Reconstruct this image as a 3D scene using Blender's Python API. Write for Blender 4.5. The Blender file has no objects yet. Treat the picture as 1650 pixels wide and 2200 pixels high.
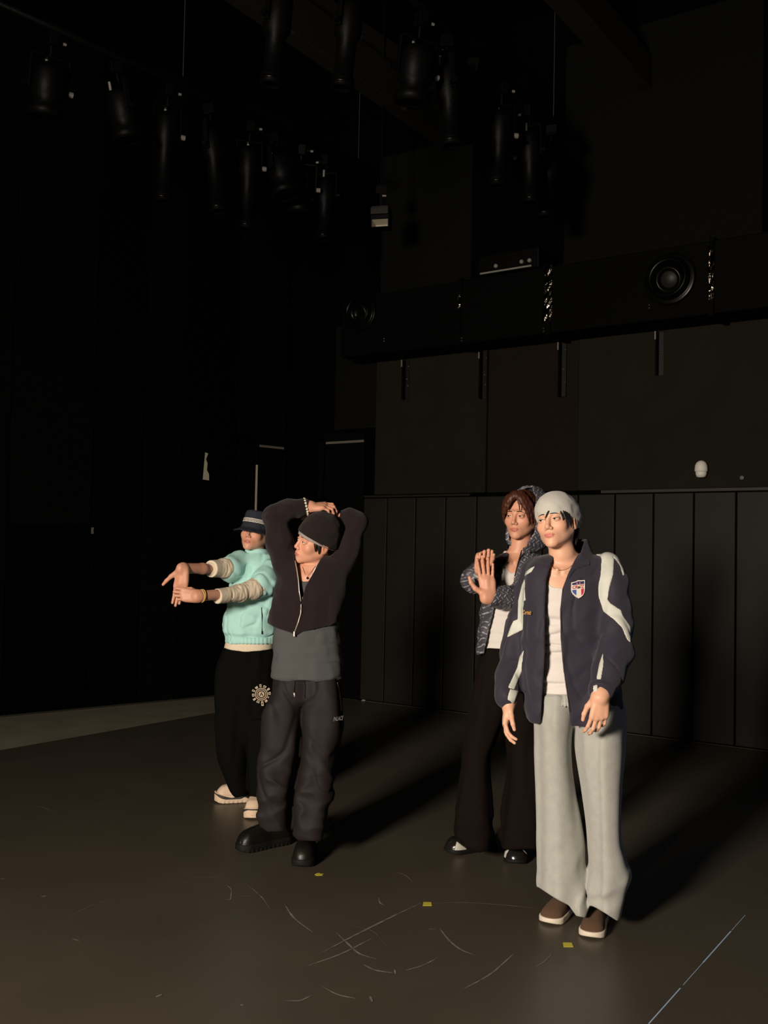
import bpy, bmesh, math, random
import numpy as np
from math import radians, sin, cos, pi
from mathutils import Matrix, Vector

sc = bpy.context.scene
col = sc.collection
random.seed(7)

# ------------------------------------------------------------------ camera
CAM_H, FPX, PITCH, ROLL = 1.52, 2224.0, radians(2.22), radians(1.14)
cam_data = bpy.data.cameras.new('camera')
cam_data.sensor_fit = 'VERTICAL'
cam_data.sensor_height = 36.0
cam_data.lens = FPX / 2200.0 * 36.0
cam_data.clip_start, cam_data.clip_end = 0.05, 60
cam = bpy.data.objects.new('camera', cam_data)
col.objects.link(cam)
cam.matrix_world = Matrix.Translation((0, 0, CAM_H)) @ Matrix.Rotation(radians(90) + PITCH, 4, 'X') @ Matrix.Rotation(ROLL, 4, 'Z')
sc.camera = cam

# ------------------------------------------------------------------ light and exposure
sc.view_settings.view_transform = 'Standard'
sc.view_settings.look = 'None'
sc.view_settings.gamma = 1.0
sc.view_settings.use_curve_mapping = False
sc.view_settings.exposure = 0.0

world = bpy.data.worlds.new('world')
sc.world = world
world.use_nodes = True
world.node_tree.nodes['Background'].inputs[0].default_value = (0.30, 0.34, 0.30, 1)
world.node_tree.nodes['Background'].inputs[1].default_value = 0.004


def area_light(name, loc, target, size, power, color, size_y=None, spread=180):
    ld = bpy.data.lights.new(name, 'AREA')
    ld.energy = power
    ld.color = color
    ld.size = size
    if size_y:
        ld.shape = 'RECTANGLE'
        ld.size_y = size_y
    ld.spread = radians(spread)
    o = bpy.data.objects.new(name, ld)
    col.objects.link(o)
    o.location = loc
    o.rotation_euler = (Vector(target) - Vector(loc)).to_track_quat('-Z', 'Y').to_euler()
    return o


# the warm work lamp to the left of the photographer, a cold monitor far to the right
area_light('work_lamp', (-3.4, -2.2, 2.55), (0.3, 5.0, 0.7), 1.0, 395, (1.0, 0.86, 0.72), 1.0, spread=120)
area_light('monitor_glow', (3.3, 4.9, 1.75), (0.9, 4.6, 1.2), 0.5, 2.6, (0.35, 0.55, 1.0), 0.3)

# ------------------------------------------------------------------ picture geometry helpers
_cp, _sp, _cr, _sr = cos(PITCH), sin(PITCH), cos(ROLL), sin(ROLL)


def ray(px, py):
    px, py = np.asarray(px, float), np.asarray(py, float)
    X, Y = px - 825.0, py - 1100.0
    x = X * _cr + Y * _sr
    y = -X * _sr + Y * _cr
    return np.stack([x / FPX, _cp + y / FPX * _sp, _sp - y / FPX * _cp], -1)


def W(px, py, Y):
    """world point seen at photo pixel (px, py) at depth Y"""
    d = ray(px, py)
    t = Y / d[..., 1]
    return d * t[..., None] + np.array([0, 0, CAM_H]) if d.ndim > 1 else d * t + np.array([0, 0, CAM_H])


def G(px, py, z=0.0):
    """world point on the level z seen at the photo pixel"""
    d = ray(px, py)
    t = (z - CAM_H) / d[2]
    return d * t + np.array([0, 0, CAM_H])


def pix(P):
    x, y, z = P[:, 0], P[:, 1], P[:, 2] - CAM_H
    d = y * _cp + z * _sp
    u = -y * _sp + z * _cp
    X, Y = FPX * x / d, -FPX * u / d
    return 825 + X * _cr - Y * _sr, 1100 + X * _sr + Y * _cr, FPX / d


# ------------------------------------------------------------------ materials
MATS = {}


def mat(name, rgb, rough=0.8, metal=0.0, spec=0.3, bump=0.0, bscale=200.0, var=0.0, vscale=6.0, sheen=0.0,
        emit=None, estr=0.0, stretch=(1, 1, 1)):
    m = bpy.data.materials.new(name)
    m.use_nodes = True
    nt = m.node_tree
    b = nt.nodes['Principled BSDF']
    b.inputs['Base Color'].default_value = (*rgb, 1)
    b.inputs['Roughness'].default_value = rough
    b.inputs['Metallic'].default_value = metal
    b.inputs['Specular IOR Level'].default_value = spec
    if sheen:
        b.inputs['Sheen Weight'].default_value = sheen
        b.inputs['Sheen Roughness'].default_value = 0.6
    if emit:
        b.inputs['Emission Color'].default_value = (*emit, 1)
        b.inputs['Emission Strength'].default_value = estr
    if bump or var:
        tc = nt.nodes.new('ShaderNodeTexCoord')
        mp = nt.nodes.new('ShaderNodeMapping')
        mp.inputs['Scale'].default_value = stretch
        nt.links.new(tc.outputs['Object'], mp.inputs['Vector'])
    if bump:
        n = nt.nodes.new('ShaderNodeTexNoise')
        n.inputs['Scale'].default_value = bscale
        n.inputs['Detail'].default_value = 3
        nt.links.new(mp.outputs[0], n.inputs['Vector'])
        bp = nt.nodes.new('ShaderNodeBump')
        bp.inputs['Strength'].default_value = bump
        bp.inputs['Distance'].default_value = 0.004
        nt.links.new(n.outputs[0], bp.inputs['Height'])
        nt.links.new(bp.outputs[0], b.inputs['Normal'])
    if var:
        n2 = nt.nodes.new('ShaderNodeTexNoise')
        n2.inputs['Scale'].default_value = vscale
        n2.inputs['Detail'].default_value = 5
        nt.links.new(mp.outputs[0], n2.inputs['Vector'])
        mr = nt.nodes.new('ShaderNodeMapRange')
        mr.inputs[1].default_value = 0.3
        mr.inputs[2].default_value = 0.7
        mr.inputs[3].default_value = 1 - var
        mr.inputs[4].default_value = 1 + var
        nt.links.new(n2.outputs[0], mr.inputs[0])
        mx = nt.nodes.new('ShaderNodeMix')
        mx.data_type = 'RGBA'
        mx.blend_type = 'MULTIPLY'
        mx.inputs[0].default_value = 1
        mx.inputs[6].default_value = (*rgb, 1)
        nt.links.new(mr.outputs[0], mx.inputs[7])
        nt.links.new(mx.outputs[2], b.inputs['Base Color'])
    MATS[name] = m
    return m


def hexc(r, g, b):
    f = lambda c: (c / 255 / 12.92) if c / 255 <= 0.04045 else ((c / 255 + 0.055) / 1.055) ** 2.4
    return (f(r), f(g), f(b))


# ------------------------------------------------------------------ mesh helpers
def link(name, me, m=None, parent=None, smooth=False):
    o = bpy.data.objects.new(name, me)
    col.objects.link(o)
    if m is not None:
        for mm in (m if isinstance(m, (list, tuple)) else [m]):
            me.materials.append(mm)
    if parent is not None:
        o.parent = parent
    if smooth:
        me.polygons.foreach_set('use_smooth', [True] * len(me.polygons))
    return o


def tag(o, label=None, cat=None, group=None, kind=None):
    if label: o['label'] = label
    if cat: o['category'] = cat
    if group: o['group'] = group
    if kind: o['kind'] = kind
    return o


def empty(name, loc=(0, 0, 0)):
    o = bpy.data.objects.new(name, None)
    col.objects.link(o)
    o.empty_display_size = 0.1
    o.location = loc
    return o


def pymesh(name, V, F):
    me = bpy.data.meshes.new(name)
    me.from_pydata([tuple(map(float, v)) for v in V], [], F)
    me.update()
    return me


class MB:
    """collects simple solids for one part"""
    def __init__(s):
        s.v, s.f, s.mi = [], [], []

    def add(s, V, F, mi=0):
        b = len(s.v)
        s.v += [tuple(map(float, v)) for v in V]
        s.f += [[b + i for i in f] for f in F]
        s.mi += [mi] * len(F)
        return s

    def box(s, lo, hi, M=None, mi=0):
        V = [Vector((x, y, z)) for z in (lo[2], hi[2]) for y in (lo[1], hi[1]) for x in (lo[0], hi[0])]
        if M is not None: V = [M @ v for v in V]
        return s.add(V, [[0, 2, 3, 1], [4, 5, 7, 6], [0, 1, 5, 4], [2, 6, 7, 3], [0, 4, 6, 2], [1, 3, 7, 5]], mi)

    def tube(s, pts, rad, n=10, mi=0, flat=1.0, cap=True):
        pts = [Vector(p) for p in pts]
        if not isinstance(rad, (list, tuple)): rad = [rad] * len(pts)
        V, F = [], []
        t0 = (pts[1] - pts[0]).normalized()
        up = Vector((0, 0, 1)) if abs(t0.z) < 0.9 else Vector((1, 0, 0))
        nrm = t0.cross(up).normalized()
        for i, p in enumerate(pts):
            t = (pts[min(i + 1, len(pts) - 1)] - pts[max(i - 1, 0)]).normalized()
            nrm = (nrm - t * nrm.dot(t)).normalized()
            bi = t.cross(nrm)
            for k in range(n):
                a = 2 * pi * k / n
                V.append(p + (nrm * cos(a) + bi * sin(a) * flat) * rad[i])
        for i in range(len(pts) - 1):
            for k in range(n):
                F.append([i * n + k, i * n + (k + 1) % n, (i + 1) * n + (k + 1) % n, (i + 1) * n + k])
        if cap:
            F.append(list(range(n))[::-1])
            F.append([(len(pts) - 1) * n + k for k in range(n)])
        return s.add(V, F, mi)

    def cyl(s, a, b, r, n=16, mi=0, r2=None):
        return s.tube([a, b], [r, r if r2 is None else r2], n, mi)

    def lathe(s, prof, M=None, n=24, mi=0):
        """prof: (radius, height) pairs about local z"""
        V, F = [], []
        for r, h in prof:
            for k in range(n):
                a = 2 * pi * k / n
                v = Vector((r * cos(a), r * sin(a), h))
                V.append(M @ v if M is not None else v)
        for i in range(len(prof) - 1):
            for k in range(n):
                F.append([i * n + k, i * n + (k + 1) % n, (i + 1) * n + (k + 1) % n, (i + 1) * n + k])
        F.append(list(range(n))[::-1])
        F.append([(len(prof) - 1) * n + k for k in range(n)])
        return s.add(V, F, mi)

    def build(s, name, m, parent=None, smooth=False, bevel=0):
        me = pymesh(name, s.v, s.f)
        o = link(name, me, m, parent, smooth)
        if any(s.mi): me.polygons.foreach_set('material_index', s.mi)
        if bevel:
            md = o.modifiers.new('bevel', 'BEVEL')
            md.width = bevel
            md.segments = 2
            md.limit_method = 'ANGLE'
        return o


# ------------------------------------------------------------------ distance field modelling
def smin(a, b, k):
    h = np.clip(0.5 + 0.5 * (b - a) / k, 0, 1)
    return b * (1 - h) + a * h - k * h * (1 - h)


def smax(a, b, k):
    return -smin(-a, -b, k)


class S:
    def __init__(s, f, lo, hi):
        s.f, s.lo, s.hi = f, np.asarray(lo, float), np.asarray(hi, float)

    def far(s, P, m=0.12):
        out = np.full(len(P), m, P.dtype)
        k = np.all((P > s.lo - m) & (P < s.hi + m), 1)
        if k.any(): out[k] = np.minimum(s.f(P[k]), m)
        return out

    def grow(s, r):
        return S(lambda P: s.f(P) - r, s.lo - r, s.hi + r)

    def sub(s, g, k=0.004):
        return S(lambda P: smax(s.f(P), -g(P), k), s.lo, s.hi)

    def keep(s, g, k=0.004, lo=None, hi=None):
        return S(lambda P: smax(s.f(P), g(P), k), s.lo if lo is None else np.maximum(s.lo, lo), s.hi if hi is None else np.minimum(s.hi, hi))

    def bumped(s, g, m=0.01):
        return S(lambda P: s.f(P) + g(P), s.lo - m, s.hi + m)

    def shell(s, t):
        return S(lambda P: (lambda d: np.maximum(d, -d - t))(s.f(P)), s.lo, s.hi)


def U(k, *ss):
    ss = [x for x in ss if x is not None]
    lo = np.min([x.lo for x in ss], 0)
    hi = np.max([x.hi for x in ss], 0)

    def f(P):
        d = ss[0].far(P)
        for x in ss[1:]:
            d = smin(d, x.far(P), k)
        return d
    return S(f, lo, hi)


def rc(a, b, ra, rb):
    a, b = np.asarray(a, np.float32), np.asarray(b, np.float32)
    ab = b - a
    L = float(ab @ ab) + 1e-12
    r = max(ra, rb)

    def f(P):
        q = P - a
        h = np.clip(q @ ab / L, 0, 1)
        return np.sqrt(((q - h[:, None] * ab) ** 2).sum(1)) - (ra + (rb - ra) * h)
    return S(f, np.minimum(a, b) - r, np.maximum(a, b) + r)


def chain(pts, k=0.02):
    """pts: (xyz, radius)"""
    return U(k, *[rc(pts[i][0], pts[i + 1][0], pts[i][1], pts[i + 1][1]) for i in range(len(pts) - 1)])


def ell(c, r, R=None):
    c, r = np.asarray(c, np.float32), np.asarray(r, np.float32)
    R = None if R is None else np.asarray(R, np.float32)

    def f(P):
        q = P - c
        if R is not None: q = q @ R
        k0 = np.sqrt(((q / r) ** 2).sum(1)) + 1e-9
        k1 = np.sqrt(((q / (r * r)) ** 2).sum(1)) + 1e-9
        return k0 * (k0 - 1) / k1
    m = r if R is None else np.full(3, r.max())
    return S(f, c - m, c + m)


def _pchip(x, y, xn):
    x, y = np.asarray(x, float), np.asarray(y, float)
    h = np.diff(x)
    dl = np.diff(y) / h
    m = np.zeros(len(x))
    m[0], m[-1] = dl[0], dl[-1]
    for i in range(1, len(x) - 1):
        if dl[i - 1] * dl[i] > 0:
            w1, w2 = 2 * h[i] + h[i - 1], h[i] + 2 * h[i - 1]
            m[i] = (w1 + w2) / (w1 / dl[i - 1] + w2 / dl[i])
    i = np.clip(np.searchsorted(x, xn) - 1, 0, len(x) - 2)
    t = (xn - x[i]) / h[i]
    return ((1 + 2 * t) * (1 - t) ** 2 * y[i] + t * (1 - t) ** 2 * h[i] * m[i] + t * t * (3 - 2 * t) * y[i + 1]
            + t * t * (t - 1) * h[i] * m[i + 1])


def loft(rows, n=2.4, grow=0.0, zext=None):
    """stack of rounded sections; rows: (photo y, photo x left, photo x right, depth of the centre, half depth)"""
    zs, cx, cy, rx, ry = [], [], [], [], []
    for py, pl, pr, Yc, r in rows:
        a, b = W(pl, py, Yc), W(pr, py, Yc)
        zs.append((a[2] + b[2]) / 2); cx.append((a[0] + b[0]) / 2); cy.append(Yc); rx.append((b[0] - a[0]) / 2); ry.append(r)
    o = np.argsort(zs)
    zs = np.array(zs)[o]
    zn = np.linspace(zs[0], zs[-1], 160)
    T = [_pchip(zs, np.array(v)[o], zn) for v in (cx, cy, rx, ry)]
    T[2] += grow
    T[3] += grow
    z0, z1 = (zs[0] - grow, zs[-1] + grow) if zext is None else (zs[0] - zext, zs[-1] + grow)

    def f(P):
        z = P[:, 2]
        a, b, c, d = (np.interp(z, zn, t).astype(np.float32) for t in T)
        ux, uy = np.abs(P[:, 0] - a) / c + 1e-6, np.abs(P[:, 1] - b) / d + 1e-6
        k = (ux ** n + uy ** n) ** (1 / n)
        g = np.sqrt((ux ** (n - 1) / c) ** 2 + (uy ** (n - 1) / d) ** 2) * k ** (1 - n)
        dd = (k - 1) / np.maximum(g, 0.5 / np.maximum(c, d))
        return smax(smax(dd, z - z1, 0.01), z0 - z, 0.01)
    mx, my = T[2].max(), T[3].max()
    return S(f, (T[0].min() - mx, T[1].min() - my, z0), (T[0].max() + mx, T[1].max() + my, z1))


_rng = np.random.default_rng(5)


def waves(scale, seed=0, aniso=(1, 1, 1), n=7):
    """smooth pseudo-noise in [-1, 1]; scale is the wavelength in metres"""
    r = np.random.default_rng(seed)
    K = r.normal(size=(n, 3))
    K = K / np.linalg.norm(K, axis=1)[:, None] * np.array(aniso) * (2 * pi / scale) * r.uniform(0.6, 1.4, (n, 1))
    ph = r.uniform(0, 2 * pi, n)
    K = K.astype(np.float32)

    def f(P):
        o = np.zeros(len(P), np.float32)
        w = np.zeros(len(P), np.float32)
        for i in range(n):
            o += np.sin(P @ K[i] + ph[i] + 0.35 * w)
            w = o
        return o / (n ** 0.5) * 0.7
    return f


def sharp(g):
    """ridged folds from smooth waves: -1..1 with narrow creases"""
    return lambda P: 1.0 - 2.0 * np.abs(g(P)) ** 0.7


def crease(g, w=0.16):
    """narrow folded-in lines where the waves cross zero"""
    return lambda P: np.exp(-(g(P) / w) ** 2)


def poly_px(poly):
    """signed distance (metres, negative inside) to a photo-space outline carried along the view lines"""
    A = np.array(poly, np.float32)
    B = np.roll(A, -1, 0)

    def f(P):
        x, y, s = pix(P)
        d = np.full(len(P), 1e9, np.float32)
        ins = np.zeros(len(P), bool)
        for (ax, ay), (bx, by) in zip(A, B):
            ex, ey = bx - ax, by - ay
            wx, wy = x - ax, y - ay
            t = np.clip((wx * ex + wy * ey) / (ex * ex + ey * ey + 1e-9), 0, 1)
            d = np.minimum(d, (wx - ex * t) ** 2 + (wy - ey * t) ** 2)
            c = (ay <= y) != (by <= y)
            if ey != 0:
                ins ^= c & (x < ax + (y - ay) / ey * ex)
        return np.where(ins, -1, 1) * np.sqrt(d) / s
    return f


def line_px(pts):
    """distance to a photo-space polyline with half widths (px): pts (x, y, w)"""
    def f(P):
        x, y, s = pix(P)
        d = np.full(len(P), 1e9, np.float32)
        for (ax, ay, aw), (bx, by, bw) in zip(pts[:-1], pts[1:]):
            ex, ey = bx - ax, by - ay
            wx, wy = x - ax, y - ay
            t = np.clip((wx * ex + wy * ey) / (ex * ex + ey * ey + 1e-9), 0, 1)
            d = np.minimum(d, np.sqrt((wx - ex * t) ** 2 + (wy - ey * t) ** 2) - (aw + (bw - aw) * t))
        return d / s
    return f


def front(Y):
    return lambda P: P[:, 1] - Y


def both(*fs):
    return lambda P: np.max([f(P) for f in fs], 0)


def anyof(*fs):
    return lambda P: np.min([f(P) for f in fs], 0)


def evalf(f, P, ch=150000):
    P = np.ascontiguousarray(P, np.float32)
    if len(P) <= ch: return f(P)
    return np.concatenate([f(P[i:i + ch]) for i in range(0, len(P), ch)])


NTRI = [0]


def net(s, h, smooth=1):
    """surface nets on a sparse block grid; returns vertices and quads"""
    B = 8
    lo = s.lo - 3 * h
    n = np.ceil((s.hi + 3 * h - lo) / h / B).astype(int) * B
    nb = n // B
    c = np.stack(np.meshgrid(*[np.arange(k) for k in nb], indexing='ij'), -1).reshape(-1, 3)
    v = evalf(s.f, lo + (c * B + (B - 1) / 2) * h)
    act = np.abs(v) < 0.866 * B * h * 1.25 + 0.006
    V = np.empty(tuple(n), np.float32)
    Vr = V.reshape(nb[0], B, nb[1], B, nb[2], B).transpose(0, 2, 4, 1, 3, 5)
    Vr[...] = np.where(v < 0, -1.0, 1.0).reshape(nb[0], nb[1], nb[2], 1, 1, 1)
    ca = c[act]
    loc = np.stack(np.meshgrid(*[np.arange(B)] * 3, indexing='ij'), -1).reshape(-1, 3)
    P = (lo + (ca[:, None, :] * B + loc[None]).reshape(-1, 3) * h)
    Vr[ca[:, 0], ca[:, 1], ca[:, 2]] = evalf(s.f, P).reshape(-1, B, B, B)
    ins = V < 0
    cnt = np.zeros(tuple(n - 1), np.uint8)
    for i in (0, 1):
        for j in (0, 1):
            for k in (0, 1):
                cnt += ins[i:n[0] - 1 + i, j:n[1] - 1 + j, k:n[2] - 1 + k]
    cells = np.argwhere((cnt > 0) & (cnt < 8))
    if len(cells) == 0: return np.zeros((0, 3)), np.zeros((0, 4), int)
    idm = np.full(tuple(n - 1), -1, np.int32)
    idm[cells[:, 0], cells[:, 1], cells[:, 2]] = np.arange(len(cells))
    cor = np.array([[i, j, k] for i in (0, 1) for j in (0, 1) for k in (0, 1)])
    cv = np.stack([V[cells[:, 0] + a, cells[:, 1] + b, cells[:, 2] + d] for a, b, d in cor], 1)
    acc = np.zeros((len(cells), 3)); num = np.zeros(len(cells))
    for a in range(8):
        for b in range(a + 1, 8):
            if np.abs(cor[a] - cor[b]).sum() == 1:
                m = (cv[:, a] < 0) != (cv[:, b] < 0)
                t = np.where(m, cv[:, a] / np.where(m, cv[:, a] - cv[:, b], 1), 0)
                acc += m[:, None] * (cor[a] + t[:, None] * (cor[b] - cor[a]))
                num += m
    vert = lo + (cells + acc / num[:, None]) * h
    Q = []
    for ax in range(3):
        b_, c_ = (ax + 1) % 3, (ax + 2) % 3
        sl0 = [slice(None)] * 3; sl1 = [slice(None)] * 3
        sl0[ax] = slice(0, -1); sl1[ax] = slice(1, None)
        ch = np.argwhere(ins[tuple(sl0)] != ins[tuple(sl1)])
        ch = ch[(ch[:, b_] > 0) & (ch[:, c_] > 0) & (ch[:, b_] < n[b_] - 1) & (ch[:, c_] < n[c_] - 1)]
        q = []
        for db, dc in ((1, 1), (0, 1), (0, 0), (1, 0)):
            e = ch.copy(); e[:, b_] -= db; e[:, c_] -= dc
            q.append(idm[e[:, 0], e[:, 1], e[:, 2]])
        q = np.stack(q, 1)
        up = ins[ch[:, 0], ch[:, 1], ch[:, 2]]
        q[~up] = q[~up][:, ::-1]
        Q.append(q)
    Q = np.concatenate(Q)
    Q = Q[(Q >= 0).all(1)]
    for _ in range(smooth):
        a = np.zeros_like(vert); w = np.zeros(len(vert))
        for i in range(4):
            u, x = Q[:, i], Q[:, (i + 1) % 4]
            for ax in range(3):
                a[:, ax] += np.bincount(u, vert[x, ax], len(vert)) + np.bincount(x, vert[u, ax], len(vert))
            w += np.bincount(u, minlength=len(vert)) + np.bincount(x, minlength=len(vert))
        ok = w > 0
        vert[ok] = 0.45 * vert[ok] + 0.55 * a[ok] / w[ok][:, None]
    return vert, Q


def npmesh(name, vert, Q):
    me = bpy.data.meshes.new(name)
    me.vertices.add(len(vert)); me.loops.add(len(Q) * 4); me.polygons.add(len(Q))
    me.vertices.foreach_set('co', np.ascontiguousarray(vert, np.float32).ravel())
    me.loops.foreach_set('vertex_index', Q.astype(np.int32).ravel())
    me.polygons.foreach_set('loop_start', np.arange(0, len(Q) * 4, 4, dtype=np.int32))
    me.polygons.foreach_set('use_smooth', np.ones(len(Q), bool))
    me.update(calc_edges=True)
    NTRI[0] += 2 * len(Q)
    return me


def solid(name, s, h, m, parent=None, smooth=1, attr=None):
    v, Q = net(s, h, smooth)
    me = npmesh(name, v, Q)
    for k, f in (attr or {}).items():
        a = me.attributes.new(k, 'FLOAT', 'POINT')
        a.data.foreach_set('value', evalf(f, v).astype(np.float32))
    return link(name, me, m, parent)


def hits(s, pts, Y0, off=0.0, Y1=None):
    """points where the view lines through photo pixels meet the solid; off moves them towards the viewer"""
    pts = np.array(pts, float)
    d = ray(pts[:, 0], pts[:, 1])
    d /= np.linalg.norm(d, axis=1)[:, None]
    o = np.array([0, 0, CAM_H])
    t = (Y0 - 0.7) / d[:, 1]
    tm = (Y0 + 0.5) / d[:, 1]
    for _ in range(90):
        P = o + d * t[:, None]
        t = np.minimum(t + np.clip(s.f(P.astype(np.float32)), -0.05, 0.05) * 0.6, tm)
    bad = t >= tm - 1e-6
    if bad.any() and not bad.all():
        g = np.where(~bad)[0]
        for i in np.where(bad)[0]:
            t[i] = t[g[np.argmin(np.abs(g - i))]]
    elif bad.all():
        t = Y0 / d[:, 1]
    return o + d * (t - off)[:, None]


def decal(name, s, polys, Y0, m, parent, off=0.0025):
    """flat appliqué outlines lying on a solid; polys: list of (outline px, material index)"""
    mb = MB()
    for i, (poly, mi) in enumerate(polys):
        P = hits(s, poly, Y0, off + 0.0006 * mi)
        mb.add(P, [list(range(len(P)))[::-1]], mi)
    return mb.build(name, m, parent)


def text_polys(txt, shear=0.0, font_size=1.0, bold=0.0):
    """triangles of a text as 2d points (x to the right, y up)"""
    cu = bpy.data.curves.new('t', 'FONT')
    cu.body = txt
    cu.shear = shear
    cu.size = font_size
    cu.offset = bold
    cu.resolution_u = 2
    o = bpy.data.objects.new('t', cu)
    col.objects.link(o)
    dg = bpy.context.evaluated_depsgraph_get()
    me = bpy.data.meshes.new_from_object(o.evaluated_get(dg))
    V = [(v.co.x, v.co.y) for v in me.vertices]
    F = [list(p.vertices) for p in me.polygons]
    bpy.data.objects.remove(o)
    bpy.data.curves.remove(cu)
    bpy.data.meshes.remove(me)
    return np.array(V), F


class Plate:
    """a small flat plane fitted to a solid where an outline lies; carries badges and lettering"""
    def __init__(s, sol, poly, Y0, off):
        P = hits(sol, poly, Y0, 0)
        s.c = P.mean(0)
        u, w, vt = np.linalg.svd(P - s.c)
        s.n = vt[2] if vt[2][1] < 0 else -vt[2]
        s.off = off
        s.c = s.c + s.n * (max(0, ((P - s.c) @ s.n).max()) * 0.6)

    def at(s, pts, layer=0):
        pts = np.array(pts, float)
        d = ray(pts[:, 0], pts[:, 1])
        o = np.array([0, 0, CAM_H])
        c = s.c + s.n * (s.off + 0.0005 * layer)
        t = ((c - o) @ s.n) / (d @ s.n)
        return o + d * t[:, None]


def plate_polys(mb, pl, polys):
    for poly, mi, layer in polys:
        P = pl.at(poly, layer)
        mb.add(P, [list(range(len(P)))[::-1]], mi)


def plate_text(mb, pl, txt, x0, y0, ux, uy, vx, vy, mi=0, layer=3, shear=0.0, bold=0.0):
    V, F = text_polys(txt, shear, 1.0, bold)
    mn, mx = V.min(0), V.max(0)
    T = (V - mn) / (mx - mn)
    mb.add(pl.at(np.stack([x0 + T[:, 0] * ux + T[:, 1] * vx, y0 + T[:, 0] * uy + T[:, 1] * vy], 1), layer), F, mi)

# ================================================================== materials
M_FLOOR = mat('studio_floor', (0.26, 0.235, 0.175), 0.42, spec=0.35, bump=0.05, bscale=60, var=0.12, vscale=3)
M_MAT = mat('dance_vinyl', (0.068, 0.057, 0.041), 0.40, spec=0.5, bump=0.08, bscale=350, var=0.10, vscale=1.7)
M_SEAMGLINT = mat('pale_seam_tape', (0.42, 0.60, 0.78), 0.35, spec=0.6)  # pale blue carries the edge highlight of the seam
M_SCUFF = mat('scuff', (0.17, 0.155, 0.135), 0.7, var=0.5, vscale=25)
M_YELLOW = mat('yellow_tape', (0.55, 0.47, 0.05), 0.6)
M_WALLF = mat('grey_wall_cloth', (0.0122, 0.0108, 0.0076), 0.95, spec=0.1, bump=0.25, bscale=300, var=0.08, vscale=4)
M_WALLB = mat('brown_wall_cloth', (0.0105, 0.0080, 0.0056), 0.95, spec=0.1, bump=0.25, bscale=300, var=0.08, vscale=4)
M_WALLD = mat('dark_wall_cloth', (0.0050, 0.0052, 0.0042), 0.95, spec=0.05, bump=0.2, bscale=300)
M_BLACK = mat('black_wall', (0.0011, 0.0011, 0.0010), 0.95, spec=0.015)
M_CURT = mat('black_cloth_panel', (0.0023, 0.0025, 0.0022), 0.97, spec=0.01, bump=0.3, bscale=40, stretch=(1, 1, 0.05))
M_WAIN = mat('painted_wainscot', (0.0092, 0.0084, 0.0062), 0.62, spec=0.22, bump=0.05, bscale=90, var=0.05)
M_RAIL = mat('rail_paint', (0.022, 0.020, 0.015), 0.6)
M_DUCT = mat('duct_paint', (0.0010, 0.0010, 0.0009), 0.7, spec=0.05)
M_NOZ = mat('nozzle_metal', (0.0016, 0.0015, 0.0013), 0.3, spec=0.16)
M_NOZIN = mat('nozzle_inner', (0.013, 0.012, 0.010), 0.5)
M_FOIL = mat('crumpled_foil_tape', (0.10, 0.09, 0.07), 0.16, metal=1.0, bump=1.0, bscale=45)
M_STEEL = mat('dull_steel', (0.006, 0.006, 0.006), 0.5, metal=0.0, spec=0.3)
M_BOLT = mat('bolt', (0.45, 0.43, 0.38), 0.3, metal=1.0)
M_RIG = mat('rig_black', (0.0014, 0.0014, 0.0013), 0.5, spec=0.09, bump=0.3, bscale=40)
M_GLINT = mat('worn_metal', (0.42, 0.40, 0.36), 0.3, metal=0.55, bump=0.3, bscale=60)  # colour paled so small fittings show as painted glints
M_BEAM = mat('beam_paint', (0.016, 0.0135, 0.009), 0.9, spec=0.1)
M_WHITE = mat('white_plastic', (0.66, 0.64, 0.58), 0.5)
M_REFL = mat('lamp_reflector', (0.42, 0.39, 0.29), 0.55)
M_GREYD = mat('grey_plastic', (0.12, 0.12, 0.11), 0.5)
M_DOOR = mat('black_door', (0.0010, 0.0010, 0.0010), 0.7, spec=0.06)
M_STRIP = mat('door_header_metal', (0.13, 0.12, 0.10), 0.4, bump=0.8, bscale=40)
M_WIRE = mat('thin_wire', (0.05, 0.048, 0.042), 0.5)
M_LENS = mat('lens_glass', (0.02, 0.02, 0.025), 0.05, spec=0.9)

# ================================================================== walls (directions measured on the panel joints)
_tr, _tl = radians(35.8), radians(43.0)
RO, RU, RN = Vector((0.03, 10.52, 0)), Vector((cos(_tr), -sin(_tr), 0)), Vector((-sin(_tr), -cos(_tr), 0))
LO, LU, LN = Vector((-1.75, 10.70, 0)), Vector((cos(_tl), sin(_tl), 0)), Vector((sin(_tl), -cos(_tl), 0))
Z3 = Vector((0, 0, 1))
MR = Matrix((( RU.x, RN.x, 0, RO.x), (RU.y, RN.y, 0, RO.y), (0, 0, 1, 0), (0, 0, 0, 1)))   # local: along, out of wall, up
ML = Matrix((( LU.x, LN.x, 0, LO.x), (LU.y, LN.y, 0, LO.y), (0, 0, 1, 0), (0, 0, 0, 1)))


def onwall(px, py, right=True, off=0.0):
    """(along, up) on a wall seen at the photo pixel"""
    o, u, n = (RO, RU, RN) if right else (LO, LU, LN)
    d = Vector(ray(px, py)); q = o + n * off - Vector((0, 0, CAM_H))
    P = d * (q.dot(n) / d.dot(n)) + Vector((0, 0, CAM_H))
    return (P - o).dot(u), P.z


H_ROOM = 6.6
SC = -1.38          # corner, measured along the right wall
LC = 0.90           # corner, measured along the left wall

# floor, ceiling
mb = MB(); mb.box((-9, -3, -0.2), (9, 13, 0.0)); floor = tag(mb.build('floor', M_FLOOR), kind='structure')
mb = MB(); mb.box((-9, -3, H_ROOM), (9, 13, H_ROOM + 0.2)); tag(mb.build('ceiling', M_BLACK), kind='structure')

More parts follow.
